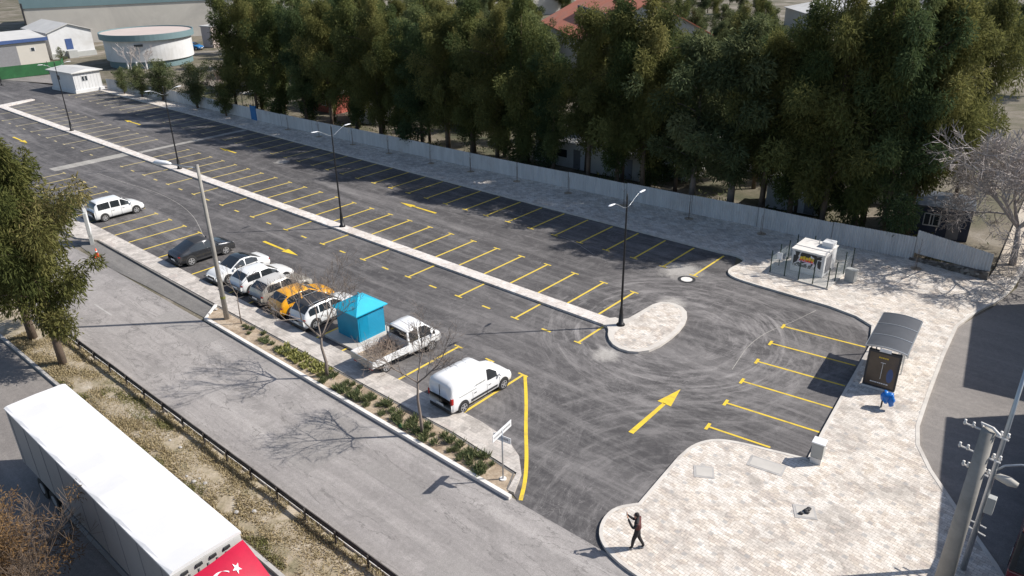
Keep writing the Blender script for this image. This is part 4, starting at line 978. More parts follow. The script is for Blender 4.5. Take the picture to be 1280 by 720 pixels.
# local box: front (east) face at x=0, runs y 0..4.6, back to x=-7.5
M().box(-7.2,.15,-.15,4.5,-.02,.45).build('plinth','whitewall',cb);m=M();m.box(-7.0,0,0,4.3,.45,3.05);cw=m.build('wall','whitewall',cb)
m=M();m.add([(-7.5,-.35,3.02),(.35,-.35,3.02),(.35,4.7,3.02),(-7.5,4.7,3.02),(-7.5,-.35,3.15),(.35,-.35,3.15),(.35,4.7,3.15),(-7.5,4.7,3.15),(-7.2,2.15,3.5),(.1,2.15,3.5)],[(3,2,1,0),(0,1,5,4),(1,2,6,5),(2,3,7,6),(3,0,4,7),(4,5,9,8),(6,7,8,9),(5,6,9),(7,4,8)]);m.build('roof','roofgrey',cb)
for y in (1.25,1.75):
    w_=M().box(.0,.04,y,y+.42,1.7,2.5).build('window','frame',cb);M().box(.03,.055,y+.05,y+.37,1.76,2.44).build('pane','glass2',w_)
m=M()
for i in range(9): m.box(.0,.015,.2+i*.5,.22+i*.5,.5,3.0)
m.build('cladding_joint','granite',cb)
w_=M().box(-5,-4,-.04,.0,1.7,2.5).build('window','frame',cb);M().box(-4.9,-4.1,-.055,-.03,1.76,2.44).build('pane','glass2',w_)
def gable(name,label,loc,rz,w_,d_,eh,rh,wm,rm,trim_=None,band=.0,ridge_along_x=True):
    t=thing(name,label,'building',loc,rz);  # local: front face y from 0..w_ at x=0; depth to -d_
    m=M()
    if ridge_along_x:
        m.add([(0,0,0),(0,w_,0),(-d_,w_,0),(-d_,0,0),(0,0,eh),(0,w_,eh),(-d_,w_,eh),(-d_,0,eh),(0,w_/2,eh+rh),(-d_,w_/2,eh+rh)],[(0,1,5,8,4),(1,2,6,5),(2,3,7,9,6),(3,0,4,7)])
        t_w=m.build('wall',wm,t)
        r=M();ov=.35
        for s in (0,1):
            y0,y1=(-ov,w_/2) if s==0 else (w_+ov,w_/2);z0=eh-rh*ov/(w_/2);z1=eh+rh
            r.add([(ov,y0,z0),(-d_-ov,y0,z0),(-d_-ov,y1,z1),(ov,y1,z1),(ov,y0,z0+.14),(-d_-ov,y0,z0+.14),(-d_-ov,y1,z1+.14),(ov,y1,z1+.14)],[(0,1,2,3),(4,5,6,7),(0,3,7,4),(0,1,5,4),(1,2,6,5)])
        r.build('roof',rm,t)
    return t
gb=gable('gabled_shed','white gable-fronted shed with a blue-grey door, left of the round building',(-87.5,22.9,0),R(-2),8.2,14,5.0,1.35,'whitewall','roofgrey')
M().box(.0,.06,2.9,4.2,1.6,3.6).build('door','bluetrim',gb);M().box(.0,1.2,2.7,4.4,.0,1.4).build('step','granite',gb);M().box(-.0,.3,-.2,8.3,0,1.0).build('plinth','granite',gb)
bl_=thing('blue_trimmed_building','low building with navy roof edge and grey roller shutter behind the green mesh','building',(-84,21,0),R(0))
M().box(-16,0,-26,0,0,4.15).build('wall','cream',bl_)
M().box(-16.4,.45,-26.3,.4,4.15,4.75).build('roof_edge','bluetrim',bl_);m=M();m.add([(-16.2,-26.2,4.76),(.3,-26.2,4.76),(.3,.3,4.76),(-16.2,.3,4.76),(-8,-26.2,5.6),(-8,.3,5.6)],[(0,1,4),(1,2,5,4),(2,3,5),(3,0,4,5)]);m.build('roof','roofgrey',bl_)
M().box(.0,.06,-13,-5.2,0,3.7).build('roller_shutter','shutter',bl_);w_=M().box(.0,.05,-2.9,-2.1,2.4,3.1).build('window','frame',bl_);M().box(.04,.07,-2.8,-2.2,2.45,3.05).build('pane','glass2',w_)
gf=thing('green_mesh_fence','green mesh covered site fence in front of the low blue-edged building','fence',(-70.2,2,0))
pl=[(0,-12),(0.1,5.6),(.9,13.4),(.6,15.8),(-3,17.5)]
for a,b in zip(pl,pl[1:]):
    dx,dy=b[0]-a[0],b[1]-a[1];l=math.hypot(dx,dy);nx_,ny_=dy/l*.02,-dx/l*.02
    m=M();m.add([(a[0]-nx_,a[1]-ny_,.05),(b[0]-nx_,b[1]-ny_,.05),(b[0]-nx_,b[1]-ny_,2.05),(a[0]-nx_,a[1]-ny_,2.05),(a[0]+nx_,a[1]+ny_,.05),(b[0]+nx_,b[1]+ny_,.05),(b[0]+nx_,b[1]+ny_,2.05),(a[0]+nx_,a[1]+ny_,2.05)],[(0,1,2,3),(7,6,5,4),(3,2,6,7)]);m.build('mesh_panel','greenmesh',gf)
    M().box(b[0]-.04,b[0]+.04,b[1]-.04,b[1]+.04,0,2.2).build('post','plastic',gf)
rb=thing('round_building','round white building with a teal roof band and flat pinkish roof','building',(-66.7,33.0,0))
M().cyl((0,0),7.35,0,1.2,56).build('base_band','tealtrim',rb);M().tube([(0,0,1.2),(0,0,4.9)],7.7,64).build('wall','whitewall',rb,smooth=False)
m=M();n=64;vs=[]
for (r_,z) in ((7.7,4.85),(8.3,4.9),(8.3,5.95),(8.1,5.95),(8.1,5.75)):
    vs+=[(r_*math.cos(2*PI*i/n),r_*math.sin(2*PI*i/n),z) for i in range(n)]
m.add(vs,[(j*n+i,j*n+(i+1)%n,(j+1)*n+(i+1)%n,(j+1)*n+i) for j in range(4) for i in range(n)]);m.build('roof_band','tealtrim',rb)
m=M();disc(m,0,0,8.12,5.76,64);m.build('roof','roofpink',rb)
w_=M().box(7.66,7.75,-2.6,-.9,3.9,4.4).build('window','frame',rb);w_.rotation_euler=(0,0,R(-25));v_=M().box(7.72,7.78,-2.5,-1.0,3.95,4.35).build('pane','glass2',w_)
for k,a in enumerate((-22,-10,2)):
    M().cyl((7.9*math.cos(R(a-35)),7.9*math.sin(R(a-35))),.16,0,1.3,10).build('column','frame',rb)
bh=thing('warehouse','very large cream warehouse with a grey-teal band along its top','building',(-119,27,0),R(0))
p0=G(40,58);p1=G(250,45);
d=(p1-p0);L_=150;u=d.normalized();nrm=Vector((-u.y,u.x,0))
bh.location=(p0.x,p0.y,0);bh.rotation_euler=(0,0,math.atan2(u.y,u.x))
M().box(0,L_,0,60,0,7.9).build('wall','cream',bh);M().box(-.2,L_+.2,-.2,60,7.9,12.5).build('upper_band','tealtrim',bh);M().box(-.3,L_,-.3,60.2,12.5,12.8).build('roof','roofgrey',bh)
M().box(-.15,.2,-.3,-.15,0,9).build('corner_pipe','plastic',bh)
for k in (68,84,86): M().box(k,k+.12,-.25,-.1,0,8).build('downpipe','granite',bh)
for k in range(5): 
    w_=M().box(-.05,.0,8+k*9,11+k*9,2.5,4.2).build('window','frame',bh);M().box(-.08,-.04,8.2+k*9,10.8+k*9,2.6,4.1).build('pane','glass2',w_)
wl2=thing('annexe','grey rendered annexe with dark openings at the top left corner','building',tuple(G(0,70)-Vector((14,0,0))),R(-10))
M().box(-14,0,-18,-1,0,7).build('wall','creamshade',wl2);M().box(-14.3,.3,-18.3,-.7,7,7.4).build('roof','roofgrey',wl2)
for k in range(3): M().box(-.0,.05,-14+k*4,-12+k*4,1,2.6).build('window','glass2',wl2)
# red roofed house, low buildings beyond the wood
q=G(712,48,8.5);hr=gable('red_roofed_house','large house with terracotta red roof rising behind the wood',(q.x-2,q.y+6,0),R(-38),20,26,7.5,5,'cream','redroof')
M().box(-18,-3,4.1,4.4,9.6,10.7).build('skylight_strip','navy',hr)
q=G(1018,45);fr=gable('pale_roofed_building','pale low building with hipped roofs seen far away between the tree tops',(q.x,q.y,0),R(-50),30,22,4,2.5,'cream','roofgrey')
q=G(1052,32);fr2=gable('grey_building','long grey-walled building far away beside the lattice tower',(q.x+4,q.y+4,0),R(-50),34,16,5,1.5,'creamshade','roofgrey')
# lattice tower
lt=thing('lattice_tower','dark steel lattice tower standing above the far tree tops','tower',tuple(G(1038,95)))
m=M();hh=17
for sx in (1,-1):
    for sy in (1,-1): m.tube([(sx*1.3,sy*1.3,0),(sx*.35,sy*.35,hh)],.09,4)
for k in range(11):
    z0,z1=hh*k/11,hh*(k+1)/11;a0=1.3-.95*k/11;a1=1.3-.95*(k+1)/11
    for s in (1,-1):
        m.tube([(-a0,s*a0,z0),(a1,s*a1,z1)],.05,3);m.tube([(a0,s*a0,z0),(-a1,s*a1,z1)],.05,3);m.tube([(s*a0,-a0,z0),(s*a1,a1,z1)],.05,3);m.tube([(s*a0,a0,z0),(s*a1,-a1,z1)],.05,3)
m.build('frame','plastic',lt)
# huts, containers and cabins behind the fence
HG='site huts behind the metal fence'
def hut(x,y,rz,w_,d_,hh,wm,rm,label):
    t=thing('site_hut',label,'hut',(x,y,0),rz,HG)
    M().box(-w_/2,w_/2,-d_/2,d_/2,0,hh).build('wall',wm,t)
    m=M();m.box(-w_/2-.15,w_/2+.15,-d_/2-.15,d_/2+.15,hh,hh+.12);m.build('roof',rm,t)
    f_=M().box(-w_*.1,w_*.12,-d_/2-.03,-d_/2,.9,1.9).build('window','frame',t);M().box(-w_*.08,w_*.10,-d_/2-.05,-d_/2-.02,1.0,1.8).build('pane','glass2',f_)
    M().box(w_*.22,w_*.22+.85,-d_/2-.04,-d_/2,.05,2.0).build('door','shutter',t)
    return t
q=G(962,262);hut(q.x+1.5,q.y+2.2,R(5),4.6,3.0,2.4,'whitewall','roofgrey','small white hut with flat pale roof just behind the fence')
q=G(935,215);hut(q.x,q.y+2,R(-5),9,3.5,2.5,'whitewall','roofgrey','long white hut with pale roof behind the small white hut')
q=G(1095,262);hut(q.x-1,q.y+3.0,R(10),3.5,3,2.4,'cream','roofgrey','cream hut half hidden by the trunks beside the navy house')
nh=hut(71.9,29.6,R(12),5.4,4.0,2.4,'navy','shelterroof','dark navy hut with a white double window near the bare tree')
for x in (-.55,.1): f_=M().box(x,x+.5,-2.09,-2.06,.95,1.95).build('window','frame',nh);M().box(x+.07,x+.43,-2.12,-2.08,1.02,1.88).build('pane','glass2',f_)
M().box(-2.7,-1.6,-2.1,-2.02,.05,2.2).build('side_panel','steel',nh)
for i,(px,py,w_,d_,wm,lab) in enumerate(((566,152,9,4,'whitewall','white hut seen between the trunks left of centre'),(600,160,5,4,'cream','cream hut behind the middle of the fence'),(405,140,5,4,'redwall','red painted hut behind the left part of the fence'),(428,115,6,4,'redroof','terracotta coloured low building behind the red hut'),(365,98,8,5,'redroof','terracotta coloured building deep in the wood at the left'),(700,208,7,3.5,'whitewall','white hut behind the fence centre, low among trunks'),(760,222,6,3,'cream','cream hut right of the fence centre among trunks'),(830,222,5,3,'roofgrey','grey hut beside the bright green shrub'),(500,120,8,5,'whitewall','white hut farther back between the trunks'),(1010,215,8,4,'whitewall','white container hut deep among the right-hand trees'),(450,155,4,3,'cream','cream hut just behind the fence near the second lamp'))):
    q=G(px,py);hut(q.x,max(q.y,23.5)+2,R(-8+i*5%17),w_,d_,2.5,wm,'roofgrey',lab)
# awnings and clutter
q=G(842,232);t=thing('market_umbrella','white awning frame leaning behind the fence near the bright shrub','awning',(q.x,q.y+1.5,0));M().add([(-1.6,-1.2,1.7),(1.6,-1.2,1.7),(1.6,1.2,2.2),(-1.6,1.2,2.2),(-1.6,-1.2,1.76),(1.6,-1.2,1.76),(1.6,1.2,2.26),(-1.6,1.2,2.26)],[(3,2,1,0),(4,5,6,7),(0,1,5,4),(1,2,6,5),(2,3,7,6),(3,0,4,7)]).build('canopy','whitewall',t)
for x in (-1.5,1.5): M().cyl((x,-1.1),.04,0,1.72,6).build('post','steel',t)
q=G(303,138);t=thing('flat_canopy','small white flat canopy above the fence beside the blue gate','canopy',(q.x,q.y+2.0,0));M().box(-1.6,1.6,-1.2,1.2,2.0,2.12).build('roof','kerbtop',t)
for x in (-1.4,1.4): M().cyl((x,-1),.05,0,2.0,6).build('post','steel',t)
# parked vehicles glimpsed left of the wood
q=G(243,62);make_hatch('parked_car','blue hatchback half hidden behind the round building','car',(q.x,q.y,0),R(20),'blue',4.2,1.78,1.48,'hatch')
q=G(268,58);t=thing('tall_hut','peach coloured hut between trunks beyond the round building','hut',(q.x,q.y,0),R(10));M().box(-1.6,1.6,-1.5,1.5,0,4.2).build('wall','roofpink',t);M().box(-1.8,1.8,-1.7,1.7,4.2,4.4).build('roof','roofgrey',t)
# ================================================================ VEGETATION
def leaf_quad(m,p,d,up,l,w_,tint):
    s=d.cross(up);s=s.normalized()*w_/2 if s.length>1e-5 else Vector((w_/2,0,0))
    a=p-s*.6;b=p+s*.6;c=p+d*l*.55+s;e=p+d*l*.55-s;t=p+d*l
    k=len(m.v);m.v+=[tuple(a),tuple(b),tuple(c),tuple(t),tuple(e)];m.f.append((k,k+1,k+2,k+3,k+4));m.t.append(tint)
def rv(rnd): 
    while True:
        v=Vector((rnd.uniform(-1,1),rnd.uniform(-1,1),rnd.uniform(-1,1)))
        if .05<v.length<1: return v
def clump(m,rnd,c,ax,nleaf,leaf,tn,droop,outd):
    k1,k2=rnd.uniform(2,5),rnd.uniform(0,6)
    for j in range(nleaf):
        v=rv(rnd).normalized();rr_=rnd.uniform(.70,1.06) if rnd.random()<.75 else rnd.uniform(.15,.8)
        rr_*=1+.22*math.sin(k1*v.x*3+k2)*math.sin(k1*v.z*3.3+k2*2)
        p=c+Vector((v.x*ax.x*rr_,v.y*ax.y*rr_,v.z*ax.z*rr_))
        d=(v*.5+outd*.2+Vector((rnd.uniform(-.6,.6),rnd.uniform(-.6,.6),rnd.uniform(-.7,.6)-droop))).normalized()
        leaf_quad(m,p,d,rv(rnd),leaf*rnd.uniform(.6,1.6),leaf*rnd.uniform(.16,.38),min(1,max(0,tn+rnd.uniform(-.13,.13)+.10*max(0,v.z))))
def crown_mesh(seed,H,z0,rad,prof,nclump,nleaf,cl,leaf,droop=.25,lit=.5,elong=1.5):
    rnd=random.Random(seed);m=M();br=[]
    nb=max(6,nclump//4);i=0
    for b_ in range(nb):
        t=((b_+rnd.random())/nb)**.95;a=b_*2.4+rnd.uniform(-.6,.6);zc=z0+(H-z0)*t
        ln=rad*prof(t)*rnd.choice((.62,.85,1.0,1.15,1.42));rise=rnd.uniform(.0,.65)
        tb=min(1,max(0,rnd.gauss(.36,.16)+(.24 if rnd.random()<.25 else 0)));n=4
        u=Vector((math.cos(a),math.sin(a),0))
        for k in range(n):
            f=(k+.35+rnd.uniform(-.2,.2))/n
            c=u*ln*f+Vector((rnd.uniform(-.25,.25),rnd.uniform(-.25,.25),zc-(.25*ln)+rise*ln*f+rnd.uniform(-.3,.3)))
            s_=cl*rnd.uniform(.6,1.1)*(1.12-.38*f)*(.62+.38*min(1,prof(t)))
            br.append((c,s_));ax=Vector((rnd.uniform(.8,1.25)*s_,rnd.uniform(.8,1.25)*s_,s_*elong*rnd.uniform(.65,1.2)))
            clump(m,rnd,c,ax,int(nleaf*(s_/cl)**1.6)+6,leaf,min(1,max(0,tb+rnd.uniform(-.1,.12))),droop,u)
    return m,br
def branches(m,rnd,H,zb,br,r0,lean=(0,0),n=26):
    pts=[(lean[0]*k/6,lean[1]*k/6,H*.93*k/6) for k in range(7)]
    m.tube([(x+rnd.uniform(-.06,.06),y+rnd.uniform(-.06,.06),z) for x,y,z in pts],[r0*(1.15-.98*k/6) for k in range(7)],7)
    for c,s in rnd.sample(br,min(n,len(br))):
        z=max(zb*.7,c.z-rnd.uniform(.8,2.2));k=z/(H*.93);st=Vector((lean[0]*k,lean[1]*k,z));md=(st+c)/2+Vector((0,0,.2))
        m.tube([st,md,c],[r0*.28,r0*.16,r0*.05],4,False)
column=lambda t:(.60+.60*math.sin(PI*min(1,t*.95+.08)))*(1.0 if t<.84 else max(.25,1-(t-.84)*3.6))
cone=lambda t:max(.06,(1.05-t)*1.05)*(min(1,.45+t*4))
roundc=lambda t:max(.1,math.sin(PI*(.10+.86*t)))
def tree_proto(name,seed,H,z0,rad,prof,ncl,nl,cl,leaf,mat,r0=.2,bark='bark',droop=.25,elong=1.5):
    t=thing(name,'','tree');m,br=crown_mesh(seed,H,z0,rad,prof,ncl,nl,cl,leaf,droop,elong=elong)
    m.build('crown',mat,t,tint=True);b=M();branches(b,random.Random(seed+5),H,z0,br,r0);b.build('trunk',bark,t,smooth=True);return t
EV=[tree_proto('evergreen_tree',s,15.5,zz,rd,column,nc,640,1.0,.25,mt,.21,elong=1.5) for s,zz,rd,nc,mt in ((1,3.2,2.6,64,'leaf_dark'),(2,4.4,3.0,64,'leaf_dark2'),(3,1.8,2.5,60,'leaf_dark'),(4,3.6,3.2,68,'leaf_dark2'),(5,2.8,2.8,62,'leaf_dark3'))]
GT=[tree_proto('broad_tree',s,11.5,2.5,3.3,roundc,52,620,1.05,.25,'leaf_grey',.2,'bark_grey',elong=1.1) for s in (11,12)]
YCY=[tree_proto('young_cypress',21,6.0,.4,.95,cone,34,130,.5,.22,'leaf_dark',.09)]
used=set()
def put(pro,x,y,H0,H,rz,label,group,wide=1.0):
    t=pro if pro.name not in used else copy_tree(pro);used.add(pro.name)
    s=H/H0;return spread(t,(x,y,0),rz,(s*wide,s*wide,s),label,group)
random.seed(33)
front=[(286,-12,.9),(312,-10,.85),(342,-12,1.0),(375,-6,1.0),(408,-2,.95),(440,-6,1.0),(470,4,.9),(497,22,.85),(524,14,1.0),(556,16,1.0),(588,8,1.0),(620,14,1.0),(652,0,1.0),(692,52,.95),(738,8,1.0),(775,10,1.0),(808,-3,1.0),(872,42,1.1),(922,28,1.15),(962,38,.9),(1000,14,1.05),(1042,-10,1.05),(1085,-16,1.05),(1122,-12,1.0),(1150,-20,.9),(1212,-14,.8)]
def proj(x,y,z):
    d=Vector((x-CX,y-CY,z-CH));k=d.dot(CF);return 640+F_PX*d.dot(CR)/k,360-F_PX*d.dot(CU)/k
def column_at(px,off,z=7):
    "x position where a tree standing `off` metres behind the fence covers picture column px"
    lo,hi=-45.,85.
    for _ in range(40):
        m_=(lo+hi)/2
        if proj(m_,fence_y(m_)+off,z)[0]<px: lo=m_
        else: hi=m_
    return lo,fence_y(lo)+off
def height_for(x,y,py):
    lo,hi=2.,24.
    for _ in range(30):
        m_=(lo+hi)/2
        if proj(x,y,m_)[1]>py: lo=m_
        else: hi=m_
    return lo
FG='tall evergreens in the row behind the metal fence'
fx=[]
for i,(px,top,wd) in enumerate(front):
    x,y=column_at(px,(1.9+(.5 if i%3==1 else 0)) if i<24 else (4.5,9.5)[i-24]);H=height_for(x,y,top)
    gt=px in(872,922)
    put(GT[i%2] if gt else EV[[0,3,2,4,1][i%5] if i<24 else 1],x,y,11.5 if gt else 15.5,H,random.uniform(0,6.28),'tall %s behind the fence, %s of that row from the left'%('broad-crowned grey-green tree' if gt else 'evergreen',ORD[i]),FG,wd*(11.5/15.5*1.15 if gt else 1)*15.5/max(H,15.5) if not gt else wd*.95);fx.append((x,y))
for i,(x,y) in enumerate(fx):
    if i in(17,22,24,25): continue
    xx=x+random.uniform(1.0,2.2);put(EV[[2,4,0,1,3][i%5]],xx,y+random.uniform(2.6,3.8),15.5,height_for(xx,y+3.2,max(front[i][1],(front[i+1][1] if i<25 else 0))+8),random.uniform(0,6.28),'tall evergreen just behind the front row, %s of that line from the left'%ORD[i],'tall evergreens filling in behind the front row',.95)
# second and third rows, deep wood
WG='trees of the wood behind the front row'
cnt=0
random.seed(77)
rows=[(32.5,-30,74,7.4,13.0),(41,-46,78,6.4,13.5),(52,-60,74,6.6,13.5),(66,-60,66,7.5,13.5),(82,-70,60,8.5,13),(100,-80,52,9,12.5),(120,-90,40,9.5,12),(145,-110,20,10.5,11),(172,-130,0,12,11),(200,-150,-20,14,10)]
rc={}
def wl_(yy,kind):
    r=[a[0] for a in rows].index(yy)
    if r>3: return kind+' far off in the deep wood, near the top edge of the view'
    rc[(r,kind)]=rc.get((r,kind),0)+1
    return '%s, %s from left in %s line behind the hut yard'%(kind,ORD[rc[(r,kind)]-1],ORD[r])
for (yy,xa,xb,st,H) in rows:
    x=xa
    while x<xb:
        X=x+random.uniform(-.3,.3)*st;Y=yy+random.uniform(-2.2,2.2)*(1 if yy<40 else 1.8)
        x+=st*random.uniform(.8,1.2)
        v=Vector((X-CX,Y-CY,10-CH));px=640+F_PX*v.dot(CR)/v.dot(CF)
        v2=Vector((X-CX,Y-CY,8-CH));ppy=360-F_PX*v2.dot(CU)/v2.dot(CF)
        # clearings: red roof, the far pale buildings, yard on the left
        if px<272 : continue
        if 668<px<762 and 38<yy<105: continue
        if 985<px<1058 and 62<yy: continue
        if px>1225 and yy<60: continue
        if px>1290 or px<-20: continue
        k=random.random()
        if k<.55: put(EV[(cnt*3)%5],X,Y,15.5,H*random.uniform(.82,1.08),random.uniform(0,6.28),wl_(yy,'dark evergreen'),WG,random.uniform(.9,1.15))
        else: put(GT[cnt%2],X,Y,11.5,H*random.uniform(.65,.9),random.uniform(0,6.28),wl_(yy,'rounder grey-green tree'),WG+', rounder kind',random.uniform(.9,1.1))
        cnt+=1
for i,(px,py,H) in enumerate(((1232,70,11),(1262,92,11),(1290,120,12),(1215,52,10),(1275,70,10))):
    q=G(px,py);put(GT[i%2],q.x,q.y,11.5,H,i*1.9,'broad dark tree beyond the side road at the top right, %s from the left'%ORD[(1,3,4,0,2)[i] if i<5 else 0],'trees beyond the side road')
# young cypresses close behind the fence (left part)
for i,(px,py,H) in enumerate(((352,142,5.5),(385,150,6.5),(418,152,6),(447,168,4.5),(505,178,4),(330,136,5))):
    q=G(px,py);put(YCY[0],q.x,max(q.y,fence_y(q.x)+1.0),6,H,i*1.3,'young cypress just behind the left part of the fence, %s from the left'%ORD[[1,2,3,4,5,0][i]],'young cypresses behind the left part of the fence')
# olive-like trees on the promenade at the left
OL=tree_proto('olive_tree',31,5.2,1.3,2.4,roundc,60,240,.72,.20,'leaf_grey',.13,'bark',elong=1.0)
for i,(px,py,H,lab,wd) in enumerate(((178,122,4.6,'small grey-green tree with forked trunk nearest the white cabin',1.0),(213,125,5.6,'bushy grey-green tree behind the second farthest lamp',1.15),(248,136,6.0,'tallest grey-green tree on the promenade, loose crown',1.0),(283,146,4.4,'compact dark green small tree nearest the blue gate',1.0),(156,118,3.8,'sparse olive-coloured small tree beside the white cabin',.9))):
    q=G(px,py);t=put(OL,q.x,min(q.y,fence_y(q.x)-.5),5.2,H,i*1.7,lab,'small trees on the promenade by the far bays',wd)
    if i==3:
        for ch in t.children:
            if ch.name.startswith('crown'):
                ch.data=ch.data.copy();ch.data.materials[0]=MAT['leaf_dark']
# bright shrubs
BR=tree_proto('bright_shrub',41,3.6,.5,1.3,roundc,30,200,.5,.2,'leaf_bright',.07,elong=1.0);q=G(822,224);spread(BR,(q.x,q.y+1.0,0),0,1.0,'bright lime green shrub glowing behind the fence among dark trunks')
YB=tree_proto('yellow_tree',42,9.5,3,2.6,roundc,40,200,.75,.26,'leaf_yellow',.12,elong=1.0);q=G(957,150);spread(YB,(q.x,q.y,0),0,1.05,'yellow flowering tree among the dark crowns right of centre')
bsm=tree_proto('low_shrub',43,2.2,.1,1.2,roundc,24,150,.4,.16,'leaf_grey',.05,elong=1.0);q=G(78,75);spread(bsm,(q.x,q.y,0),0,1.0,'low round shrub beside the white gabled shed')
# big near cypress pair at the left
NC=tree_proto('cypress_tree',51,11.5,3.3,3.3,lambda t:(.75+.45*math.sin(PI*min(1,t+.05)))*(1 if t<.55 else max(.2,1-(t-.55)*1.7)),72,620,.95,.24,'leaf_near',.24,'bark',.35,1.2)
spread(NC,(39.85,-24.55,0),0,(.86,.86,1.10),'tall olive-green cypress with leaning trunk beside the guardrail','pair of cypresses on the verge')
n2=copy_tree(NC);spread(n2,(35.2,-24.5,0),2.1,(.98,.98,1.08),'second olive-green cypress on the verge, just behind the leaning one','pair of cypresses on the verge')
# ---- bare trees
def bare(m,rnd,p,d,l,r,depth,spread_=.55,up=.25,n=4,minr=.004):
    pts=[p];q=p.copy();dd=d.copy();k=3
    for i in range(k):
        dd=(dd+rv(rnd)*.16+Vector((0,0,up*.18))).normalized();q=q+dd*l/k;pts.append(q.copy())
    m.tube(pts,[max(minr,r*(1-.32*i/k)) for i in range(k+1)],5 if r>.03 else 3,False)
    if depth<=0: return
    for i in range(n if depth>1 else n+1):
        t=rnd.uniform(.35,1.0) if i else 1.0;idx=min(k-1,int(t*k));b=pts[idx].lerp(pts[idx+1],t*k-idx) if idx<k else pts[-1]
        nd=(dd+rv(rnd)*spread_*1.5+Vector((0,0,up*.5))).normalized()
        bare(m,rnd,b,nd,l*rnd.uniform(.55,.82),max(minr,r*rnd.uniform(.45,.65)),depth-1,spread_,up,n,minr)
def bare_tree(name,label,cat,loc,seed,trunk_pts,r,depth,l,mat,n=4,sp_=.55,up=.25,minr=.006,nst=4,group=None):
    rnd=random.Random(seed);t=thing(name,label,cat,loc,0,group);m=M();pts=[Vector(p) for p in trunk_pts]
    m.tube(pts,[r*(1-.45*i/(len(pts)-1)) for i in range(len(pts))],8);m.build('trunk',mat,t,smooth=True)
    c=M()
    for i in range(nst):
        a=2*PI*i/nst+rnd.uniform(-.4,.4);d=Vector((math.cos(a)*sp_,math.sin(a)*sp_,.8)).normalized();bare(c,rnd,pts[-1].copy(),d,l,r*.5,depth,sp_,up,n,minr)
    c.build('crown',mat,t);return t
bare_tree('bare_tree','bare tree with a bent trunk in the bed in front of the turquoise hut','tree',(52.85,-15.65,.08),61,[(0,0,-.1),(-.05,.1,.9),(-.22,.05,1.8),(-.2,.1,2.4)],.10,5,1.7,'bark_grey',3,.66,.36,.0055,4)
bare_tree('bare_tree','bare tree with a slim straight trunk in the bed beside the panel van','tree',(60.85,-15.93,.08),62,[(0,0,-.1),(-.1,.05,1.0),(-.16,.02,2.0),(-.14,.08,2.9)],.09,4,1.5,'bark_grey',4,.8,.2,.006,3)
bare_tree('bare_tree','thin bare sapling in the bed in front of the silver beige car','tree',(43.4,-15.2,.08),63,[(0,0,-.1),(.03,0,1.0),(.0,.05,2.0)],.045,3,.9,'bark_grey',3,.5,.3,.005,2)
bare_tree('bare_tree','big spreading bare tree with pale branches at the right end of the fence','tree',(78.6,25.2,0),64,[(0,0,-.1),(-.1,0,1.5),(-.3,.2,2.8)],.26,5,3.3,'twig_pale',4,.95,.14,.016,7)
q=G(298,132);bt_=bare_tree('bare_tree','leafless pinkish tree above the fence left of the blue gate','tree',(q.x,fence_y(q.x)+2.0,0),65,[(0,0,0),(0,0,1.3),(0,.1,2.2)],.10,4,1.5,'twig',4,.7,.25,.012,4)
cm,_=crown_mesh(66,6,1.6,2.4,roundc,60,28,.5,.13);cm.build('buds','leaf_pink',bt_,tint=True)
for i,(px,py) in enumerate(((145,105),(163,110))):
    q=G(px,py);bare_tree('bare_tree','bare pale-barked tree behind the white cabin, the %s one'%('left','right')[i],'tree',(q.x,q.y+3,0),67+i,[(0,0,0),(0,0,1.5),(.1,0,2.6)],.09,3,1.5,'twig_pale',3,.5,.3,.02,3)
# brown bush at bottom left
bt=thing('brown_bush','large brown twiggy bush in front of the lorry at the bottom left','bush',(57.1,-33.3,0))
m=M();rnd=random.Random(71)
for i in range(11):
    a=2*PI*i/11;bare(m,rnd,Vector((math.cos(a)*.4,math.sin(a)*.4,0)),Vector((math.cos(a)*.6,math.sin(a)*.6,.9)).normalized(),1.9,.05,4,.7,.15,4,.006)
m.build('stem','bark',bt)
cm,_=crown_mesh(72,4.6,.5,2.9,roundc,190,230,.6,.11,.0,elong=.9);cm.build('crown','leaf_brown',bt,tint=True)
# saplings along the promenade
sp0=thing('sapling','','sapling')
M().tube([(0,0,0),(.01,0,1.2),(0,.02,2.3)],[.022,.018,.008],5).build('stem','bark',sp0);M().tube([(.10,.05,0),(.10,.05,1.5)],.018,5).build('stake','twig',sp0)
m=M();disc(m,0,0,.38,.008,14);m.build('soil_pit','soil',sp0)
rnd=random.Random(9);m=M()
for i in range(7):
    z=rnd.uniform(1.2,2.2);a=rnd.uniform(0,6.28);m.tube([(0,0,z),(math.cos(a)*.3,math.sin(a)*.3,z+.35)],[.008,.003],3,False)
m.build('twig','twig',sp0)
for i,(x,y) in enumerate(((1.3,17.0),(7.4,17.2),(13.7,17.3),(19.9,17.4),(26.5,17.5),(31.9,17.9),(37.7,18.3),(43.8,18.5),(49.7,18.8),(55.9,19.3),(62.1,19.8),(73.5,20.2))):
    t=sp0 if i==0 else copy_tree(sp0);spread(t,(x,min(y,fence_y(x)-.6),.121),i*.9,None,'staked bare sapling on the promenade, %s from the blue gate'%ORD[i],'saplings planted along the promenade')
